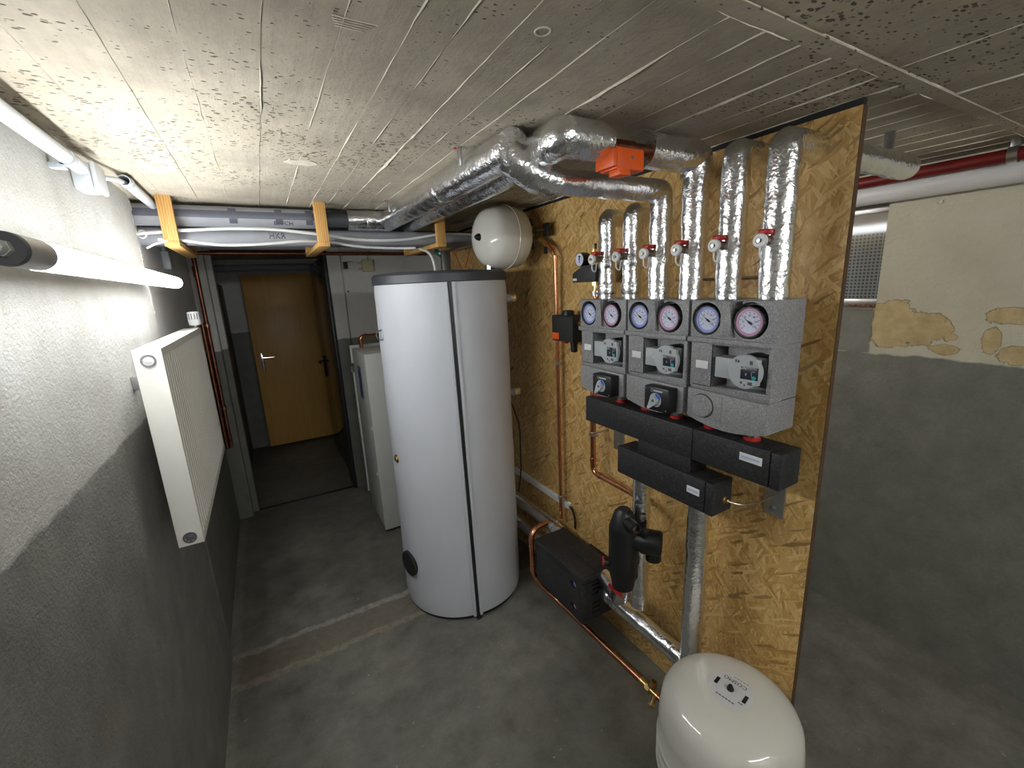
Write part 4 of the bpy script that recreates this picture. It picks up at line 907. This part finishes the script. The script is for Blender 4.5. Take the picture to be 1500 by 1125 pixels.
# ================================================================== FRESH-WATER STATION, SEPARATOR, LOW PIPES
bx_ = thing('pump_station', 'black box-shaped pump station with vent slots low on the chipboard', 'pump', (1.09, 1.43, .2))
part('lower_shell', G().box(1.0, 1.178, 1.256, 1.615, .202, .395, .007), 'epp_black', bx_)
tp = part('upper_shell', G().box(.996, 1.182, 1.252, 1.619, .397, .434, .008), 'epp_black', bx_)
part('lid', G().box(1.085, 1.172, 1.275, 1.46, .434, .4375, .001), 'epp_black', bx_)
hb = bpy.data.objects['lower_shell.001'] if 'lower_shell.001' in bpy.data.objects else None
lsb = [c for c in bx_.children if c.name.startswith('lower_shell')][0]
for z, m in ((.365, 'dial_blue'), (.252, 'dial_red')):
    sub(lsb, G().cyl((.985, 1.318, z), (1.03, 1.318, z), .021, 28))
    dl = part('thermometer', G().lathe((1.03, 1.318, z), (-1, 0, 0), [(.018, 0), (.018, .012), (.0165, .013), (.0001, .013)], 28), 'dial_face', bx_)
    part('dial_rim', G()._tube((1.0175, 1.318, z), (-1, 0, 0), .0185, .0135, .002, 28), m, dl)
for zc in (.355, .262):
    for k in range(3):
        for j in range(1): sub(lsb, G().box(1.055, 1.10, 1.24, 1.285, zc - .026 + k * .022, zc - .018 + k * .022))
part('emblem', G().box(.9990, 1.0004, 1.50, 1.512, .322, .327).box(.9990, 1.0004, 1.50, 1.512, .311, .315).box(.9990, 1.0004, 1.504, 1.51, .30, .305), 'cap_dark', bx_)
part('wall_bracket', G().box(1.178, BD, 1.36, 1.52, .28, .36, .003), 'black', bx_)

lp1 = foil_pipe('foil_pipe', 'long upright foil pipe from the short black block, bending into the pump station', [([(1.12, .81, .967), (1.12, .81, .322), (1.12, 1.252, .322)], .0335)], .0335, (1.12, .81, .3), 'low foil pipes', .014, 21)
foil_tape(lp1, (1.12, 1.225, .322), (0, 1, 0), .0335, 22); foil_tape(lp1, (1.12, .86, .322), (0, 1, 0), .034, 23)
lp2 = foil_pipe('foil_pipe', 'shorter upright foil pipe behind the black dirt separator', [([(1.13, 1.06, .967), (1.13, 1.06, .385)], .0315)], .0315, (1.13, 1.06, .38), 'low foil pipes', .03, 25)
foil_tape(lp2, (1.13, 1.06, .42), (0, 0, 1), .0315, 26); foil_tape(lp2, (1.13, 1.06, .82), (0, 0, 1), .0315, 27)
lp2b = foil_pipe('foil_pipe', 'short slanting foil pipe from the pump station to the dirt separator', [([(1.12, 1.252, .40), (1.078, 1.11, .405), (1.048, 1.066, .515)], .033)], .033, (1.1, 1.18, .37), 'low foil pipes', .03, 28)
for z, n, lbx in ((.398, 31, 'upper foil pipe running behind the storage tank into the pump station'), (.262, 33, 'lower foil pipe running behind the storage tank into the pump station')):
    q = foil_pipe('foil_pipe', lbx, [([(1.172 - (.398 - z) * .1, 1.62, z), (1.172 - (.398 - z) * .1, 2.62, z)], .034)], .034, (1.17, 1.61, z - .03), 'low foil pipes', .03, n)
    foil_tape(q, (1.172 - (.398 - z) * .1, 1.70, z), (0, 1, 0), .034, n)

ds = thing('dirt_separator', 'black dirt separator with side nozzle in front of the foil pipe', 'filter', (1.05, 1.06, .49))
part('body', G().lathe((1.045, 1.064, .495), (0, 0, 1), [(.024, 0), (.040, .012), (.046, .05), (.0535, .085), (.0535, .262), (.052, .268), (.034, .325), (.022, .338)], 40), 'black', ds)
nz = part('nozzle', G()._tube((1.035, 1.035, .795), (-.2, -1, .03), .0215, .014, .055, 28), 'black', ds)
part('brass_insert', G().cyl((1.03, 1.005, .796), (1.028, .997, .7962), .0125, 20), 'brass', nz)
part('side_chamber', G().lathe((1.06, 1.045, .715), (.62, -.78, -.02), [(.040, 0), (.040, .035), (.046, .045), (.046, .105), (.041, .112), (.025, .114)], 32), 'black', ds)
part('side_outlet', G().cyl((1.118, .985, .64), (1.118, .985, .69), .028, 24), 'black', ds)
part('lower_port', G().cyl((1.03, 1.085, .60), (.99, 1.115, .605), .018, 16), 'black', ds)
part('red_ring', G().torus((.992, 1.114, .605), (-.8, .6, 0), .015, .004, 20, 8), 'red', ds)
part('red_lever', G().prism([(1.035, .488), (1.105, .488), (1.105, .504), (1.035, .504)], 'x', 1.008, 1.016, .002), 'red', ds)
part('mount', G().cyl((1.095, 1.06, .66), (1.10, 1.06, .66), .02, 16), 'black', ds)

fl = thing('floor_copper_pipe', 'copper pipe running low past the pump station to the floor vessel', 'pipe', (1.085, 1.0, .09))
part('tube', G().sweep([(1.10, 1.66, .465), (1.03, 1.655, .462), (.998, 1.648, .43), (.998, 1.645, .22), (1.03, 1.62, .15), (1.078, 1.56, .09), (1.094, 1.0, .09)], .0135, .03, 16), 'copper', fl)
for za in (.405, .24): part('fitting', G().cyl((.998, 1.646, za), (.998, 1.646, za + .02), .0158, 18), 'copper', fl)
bv = part('brass_valve', G().cyl((1.094, 1.005, .09), (1.094, .975, .09), .0165, 18).cyl((1.094, .975, .09), (1.094, .955, .09), .0195, 6).cyl((1.094, .955, .09), (1.094, .92, .09), .013, 16)
          .cyl((1.094, .935, .09), (1.05, .915, .075), .009, 14).cyl((1.06, .92, .079), (1.052, .916, .076), .0125, 6), 'brass', fl)
part('valve_port', G()._tube((1.09, .95, .11), (.3, -.2, .9), .0135, .008, .028, 20), 'brass', bv)
part('tail', G().sweep([(1.094, .92, .09), (1.094, .80, .09), (1.06, .755, .09)], .011, .03, 14), 'copper', fl)

# ================================================================== FLOOR VESSEL
VX, VY, VR, VT, VD = .996, .586, .19, .50, .125
fv = thing('expansion_vessel', 'large white floor-standing expansion vessel with a domed top at the board corner', 'vessel', (VX, VY, 0))
prof = [(.02, .03), (VR * .7, .04), (VR * .95, .075), (VR, .12)]
zz = [.12, .205, .212, .219, .245, .252, .259, .285, .292, .299, VT - VD - .004]
rr_ = [VR, VR, VR + .004, VR, VR, VR + .004, VR, VR, VR + .004, VR, VR]
prof += list(zip(rr_[1:], zz[1:]))
for k in range(25):
    a = 1 - k / 24; r = VR * a; prof.append((r if k < 24 else .0005, VT - VD * (1 - (1 - a ** 3) ** (1 / 3)) if a < 1 else VT - VD))
part('shell', G().lathe((VX, VY, 0), (0, 0, 1), prof, 72), 'vessel', fv, 50)
for k in range(3):
    a = k * 2 * PI / 3 + .4; part('foot', G().box(-.012, .012, -.03, .03, 0, .09, .004, 2, Matrix.Translation((VX + .15 * math.cos(a), VY + .15 * math.sin(a), 0)) @ Matrix.Rotation(a, 4, 'Z')), 'vessel', fv)
def dome_z(x, y):
    a = min(.999, math.hypot(x, y) / VR); return VT - VD * (1 - (1 - a ** 3) ** (1 / 3))
def on_dome(g, h):
    for v in g.bm.verts: v.co = V((VX + v.co.x, VY + v.co.y, dome_z(v.co.x, v.co.y) + h))
    return g
lg = G(); rgs = [lg.ring(V((0, 0, 0)), V((0, 0, 1)), V((1, 0, 0)), r, 48) for r in (.058, .045, .03, .015, .0005)]; lg.skin(rgs, False, True)
ll = part('label', on_dome(lg, .0008), 'vessel_lbl', fv)
ca = math.radians(100)   # reading direction of the print
xd = V((math.cos(ca), math.sin(ca), 0)); yd = V((-math.sin(ca), math.cos(ca), 0))
tg = G().text('COSMO', .018, -yd * .033, xd, yd, 0)
part('label_print', on_dome(tg, .0014), 'ink', ll)
bg = G()
def bar(u0, u1, v0, v1, n=1):
    for k in range(n):
        a = u0 + (u1 - u0) * k / n; b = u0 + (u1 - u0) * (k + .8) / n
        bg.bm.faces.new([bg.bm.verts.new(xd * p + yd * q) for p, q in ((a, v0), (b, v0), (b, v1), (a, v1))])
bar(.034, .046, -.016, .010, 1); bar(-.046, -.034, -.012, .016, 1); bar(-.026, .026, .036, .039, 6); bar(-.03, .012, -.050, -.0485, 5); bar(-.042, -.030, .022, .025, 2)
part('label_bars', on_dome(bg, .0014), 'ink', ll)
part('valve_cap', G().lathe((VX, VY, VT), (0, 0, 1), [(.0095, 0), (.0095, .004), (.0065, .012), (.0045, .016), (.001, .017)], 20), 'black', fv)

# ================================================================== STORAGE TANK
TX, TY, TR = .79, 2.07, .32
tank = thing('storage_tank', 'tall white hot-water storage tank with black zip and dark lid', 'tank', (TX, TY, 0))
def taz(deg, r, z): return V((TX + r * math.cos(math.radians(deg)), TY + r * math.sin(math.radians(deg)), z))
jg = G(); rings = []
n = 96
for k in range(41):
    z = .022 + (1.676 - .022) * k / 40
    rings.append(jg.ring(V((TX, TY, z)), V((0, 0, 1)), V((1, 0, 0)), TR - (.004 if k in (0, 40) else 0), n))
jg.skin(rings)
for v in jg.bm.verts:
    d = V((v.co.x - TX, v.co.y - TY, 0)).normalized(); v.co += d * .0022 * (mnoise.noise(v.co * 4.5) + .5 * mnoise.noise(v.co * 11))
part('jacket', jg, 'tank_white', tank, 50)
part('lid', G().lathe((TX, TY, 1.676), (0, 0, 1), [(TR + .001, 0), (TR + .004, .003), (TR + .003, .036), (TR - .006, .046), (TR - .02, .049), (.001, .050)], 96), 'tank_grey', tank)
part('base_ring', G().lathe((TX, TY, 0), (0, 0, 1), [(TR - .03, 0), (TR - .012, .002), (TR - .012, .024)], 72), 'black', tank)
def strip(a_t, a_b, w, h, m, name, parent, z0=.02, z1=1.676, n=40):
    g = bmesh.new(); prev = None
    for k in range(n + 1):
        t = k / n; z = z0 + (z1 - z0) * t; a = a_b + (a_t - a_b) * t; dw = math.degrees(w / TR) / 2
        ring = [g.verts.new(taz(a + s * dw, TR + hh, z)) for s, hh in ((-1, -.002), (-1, h), (0, h + .0012), (1, h), (1, -.002))]
        if prev:
            for i in range(4): g.faces.new((prev[i], prev[i + 1], ring[i + 1], ring[i]))
        prev = ring
    return part(name, g, m, parent)
zp = strip(-104.6, -101.0, .014, .0045, 'black', 'zip', tank)
off = math.degrees(.0165 / TR)
strip(-104.6 - off, -101.0 - off, .014, .0052, 'tank_white', 'zip_welt', tank); strip(-104.6 + off, -101.0 + off, .014, .0052, 'tank_white', 'zip_welt', tank)
pz_ = taz(-101, TR + .008, .018)
part('zip_puller', G().box(pz_.x - .009, pz_.x + .009, pz_.y - .006, pz_.y + .004, .004, .03, .003).box(pz_.x + .006, pz_.x + .016, pz_.y - .004, pz_.y + .004, .008, .02, .002), 'black', zp)
def radial(deg, z, prof, m, name, parent=tank, seg=32):
    d = V((math.cos(math.radians(deg)), math.sin(math.radians(deg)), 0)); return part(name, G().lathe(V((TX, TY, z)) + d * (TR - .006), d, prof, seg), m, parent)
radial(-168, .275, [(.064, 0), (.066, .004), (.066, .016), (.062, .020), (.001, .021)], 'black_rubber', 'flange_cover', seg=48)
bs = radial(-172, .845, [(.0215, 0), (.0215, .009), (.017, .010), (.012, .008), (.012, .016), (.001, .016)], 'brass', 'sensor_socket')
hs = radial(-176, 1.452, [(.026, 0), (.026, .008), (.022, .012), (.001, .012)], 'grey_pl', 'sensor_cover')
part('cable_loop', G().torus(taz(-174, TR + .006, 1.452), (0, 1, 0), .022, .0028, 24, 8), 'cap_dark', hs)
for z in (1.585, 1.09):
    q = part('side_stub', G().sweep([(TX + .28, TY - .10, z), (1.145, TY - .10, z)], .021, seg=20, step=.01, jit=.003), 'pipe_grey', tank)
    part('stub_end', G().lathe((1.145, TY - .10, z), (1, 0, 0), [(.0245, -.03), (.026, 0), (.02, .008), (.001, .009)], 20), 'foil', q)
part('side_cable', G().sweep([(TX + .3, TY - .1, 1.06), (1.135, TY - .12, .9), (1.13, TY - .12, .62), (1.12, TY - .1, .5)], .004, .05, 8), 'black', tank)

# ================================================================== SMALL EXPANSION VESSEL AT THE CEILING
EX, EY, EZ, ER = 1.058, 1.93, 1.876, .148
ev = thing('expansion_vessel', 'small round white expansion vessel hanging above the storage tank', 'vessel', (EX, EY, EZ - ER))
pr = []
for k in range(17):
    a = k / 16; pr.append((max(.0005, ER * a), -.118 * (1 - a ** 2.7) ** (1 / 2.7) if a < 1 else 0))
pr = [(r, h) for r, h in pr] + [(ER, .012), (ER + .003, .014), (ER + .003, .019), (ER, .021), (ER, .040)]
for k in range(1, 17):
    a = 1 - k / 16; pr.append((max(.0005, ER * a), .040 + .092 * (1 - a ** 2.7) ** (1 / 2.7)))
axv = V((1, .10, 0)).normalized()
part('shell', G().lathe((EX, EY, EZ), axv, pr, 64), 'vessel', ev, 50)
o = V((EX, EY, EZ)) - axv * .118
part('valve_cap', G().lathe(o, -axv, [(.017, -.004), (.017, .003), (.012, .016), (.004, .026), (.001, .027)], 20), 'black', ev)
part('label_ring', G()._tube(o + axv * .0035, -axv, .033, .025, .0015, 36), 'vessel_lbl', ev)
vb = part('service_valve', G().cyl((1.205, 1.885, 1.845), (1.205, 1.885, 1.925), .015, 16).cyl((1.205, 1.885, 1.868), (1.219, 1.81, 1.852), .0135, 16).cyl((1.205, 1.885, 1.90), (1.225, 1.79, 1.90), .009, 12), 'nickel', ev)
part('valve_handle', G().cyl((1.205, 1.885, 1.925), (1.205, 1.885, 1.96), .012, 14).cyl((1.205, 1.885, 1.845), (1.205, 1.885, 1.815), .014, 14).box(1.219, 1.233, 1.755, 1.80, 1.868, 1.928, .004).box(1.232, 1.244, 1.795, 1.815, 1.79, 1.85, .003), 'black', vb)
part('wall_strap', G().box(1.18, BD, 1.92, 1.95, 1.86, 1.885, .002), 'steel', ev)
# loose things between vessel and tank
ws = thing('pipe_spanner', 'grey steel bar with a green end standing behind the tank lid', 'tool', (.9, 2.45, 1.80))
part('bar', G().box(-.09, .09, -.004, .004, -.008, .008, .002, 2, Matrix.Translation((1.03, 2.44, 1.868)) @ Matrix.Rotation(-.25, 4, 'Y')), 'steel', ws)
part('green_handle', G().box(-.03, .03, -.008, .008, -.014, .014, .005, 2, Matrix.Translation((.935, 2.44, 1.845)) @ Matrix.Rotation(.6, 4, 'Y')), 'green', ws)
part('logo_print', G().box(-.006, .006, -.0085, -.008, -.006, .006, 0, 2, Matrix.Translation((.935, 2.44, 1.845)) @ Matrix.Rotation(.6, 4, 'Y')), 'white_pl', ws)
part('stand', G().box(.945, 1.0, 2.43, 2.45, 0.9, 1.858, .003), 'steel', ws)
tf = thing('tank_top_fitting', 'chrome fitting on the tank lid under the small expansion vessel', 'fitting', (1.0, 1.95, 1.726))
part('nut', G().cyl((.985, 1.93, 1.724), (.985, 1.93, 1.742), .016, 6), 'chrome', tf)
part('stem', G().cyl((.985, 1.93, 1.742), (.985, 1.93, 1.756), .009, 16).cyl((1.0, 1.94, 1.738), (1.03, 1.96, 1.738), .007, 12), 'chrome', tf)

# ================================================================== BOILER CABINET
bo = thing('boiler_cabinet', 'slim white appliance cabinet behind the storage tank beside the doorway', 'boiler', (.8, 3.05, 0))
part('casing', G().box(.528, 1.12, 2.845, 3.25, .03, 1.262, .005), 'boiler', bo)
part('front_panel', G().box(.526, 1.122, 2.830, 2.845, .02, 1.262, .003), 'boiler', bo)
part('rear_frame', G().box(.532, 1.11, 3.255, 3.29, .02, 1.25, .002), 'dark_frame', bo)
part('rear_panel', G().box(.520, 1.12, 3.295, 3.315, .13, 1.275, .002), 'boiler', bo)
part('plinth', G().box(.545, 1.10, 2.86, 3.29, 0, .032), 'dark_rec', bo)
bl_ = part('control_panel', G().box(.5255, .529, 3.02, 3.12, .93, 1.155, .001), 'blue_lbl', bo)
part('panel_print', G().box(.525, .5256, 3.035, 3.05, .95, 1.14).box(.525, .5256, 3.07, 3.10, 1.08, 1.12), 'display', bl_)
for z in (.42, .75): part('clip', G().box(.522, .530, 2.862, 2.874, z, z + .022, .002), 'white_pl', bo)
cb = thing('boiler_copper_pipe', 'copper elbow rising from the top of the white cabinet', 'pipe', (.58, 3.28, 1.26))
part('tube', G().sweep([(.585, 3.20, 1.262), (.585, 3.20, 1.345), (1.0, 3.20, 1.345)], .0135, .03, 16), 'copper', cb)
part('fitting', G().cyl((.585, 3.20, 1.30), (.585, 3.20, 1.318), .0165, 18), 'copper', cb); part('fitting', G().cyl((.612, 3.20, 1.345), (.632, 3.20, 1.345), .0165, 18), 'copper', cb)
part('side_valve', G().cyl((.512, 3.27, 1.09), (.512, 3.27, 1.13), .010, 12).cyl((.512, 3.27, 1.12), (.522, 3.25, 1.15), .006, 10), 'steel', bo)

# ================================================================== FAR SIDE: PIPES ON THE RIGHT WALL
wp = thing('white_wall_pipe', 'thick white pipe along the right wall above the window', 'pipe', (RW - .065, .5, 1.935))
part('pipe', G().sweep([(RW - .062, -1.8, 1.945), (RW - .062, 3.6, 1.945)], .041, seg=32), 'white_pl', wp)
part('screw', G().cyl((RW, .70, 1.885), (RW - .008, .70, 1.885), .005, 8), 'nickel', wp)
rp = thing('red_pipe', 'dark red pipe under the ceiling along the right wall', 'pipe', (2.17, .5, 1.97))
part('pipe', G().sweep([(2.17, -1.8, 1.985), (2.17, 3.6, 1.985)], .021, seg=28), 'red_pipe', rp)
for y in (.50, -.6): part('clamp', G()._tube((2.17, y - .012, 1.985), (0, 1, 0), .026, .021, .024, 24).box(2.16, 2.18, y - .01, y + .01, 2.008, CE, .001), 'steel', rp)
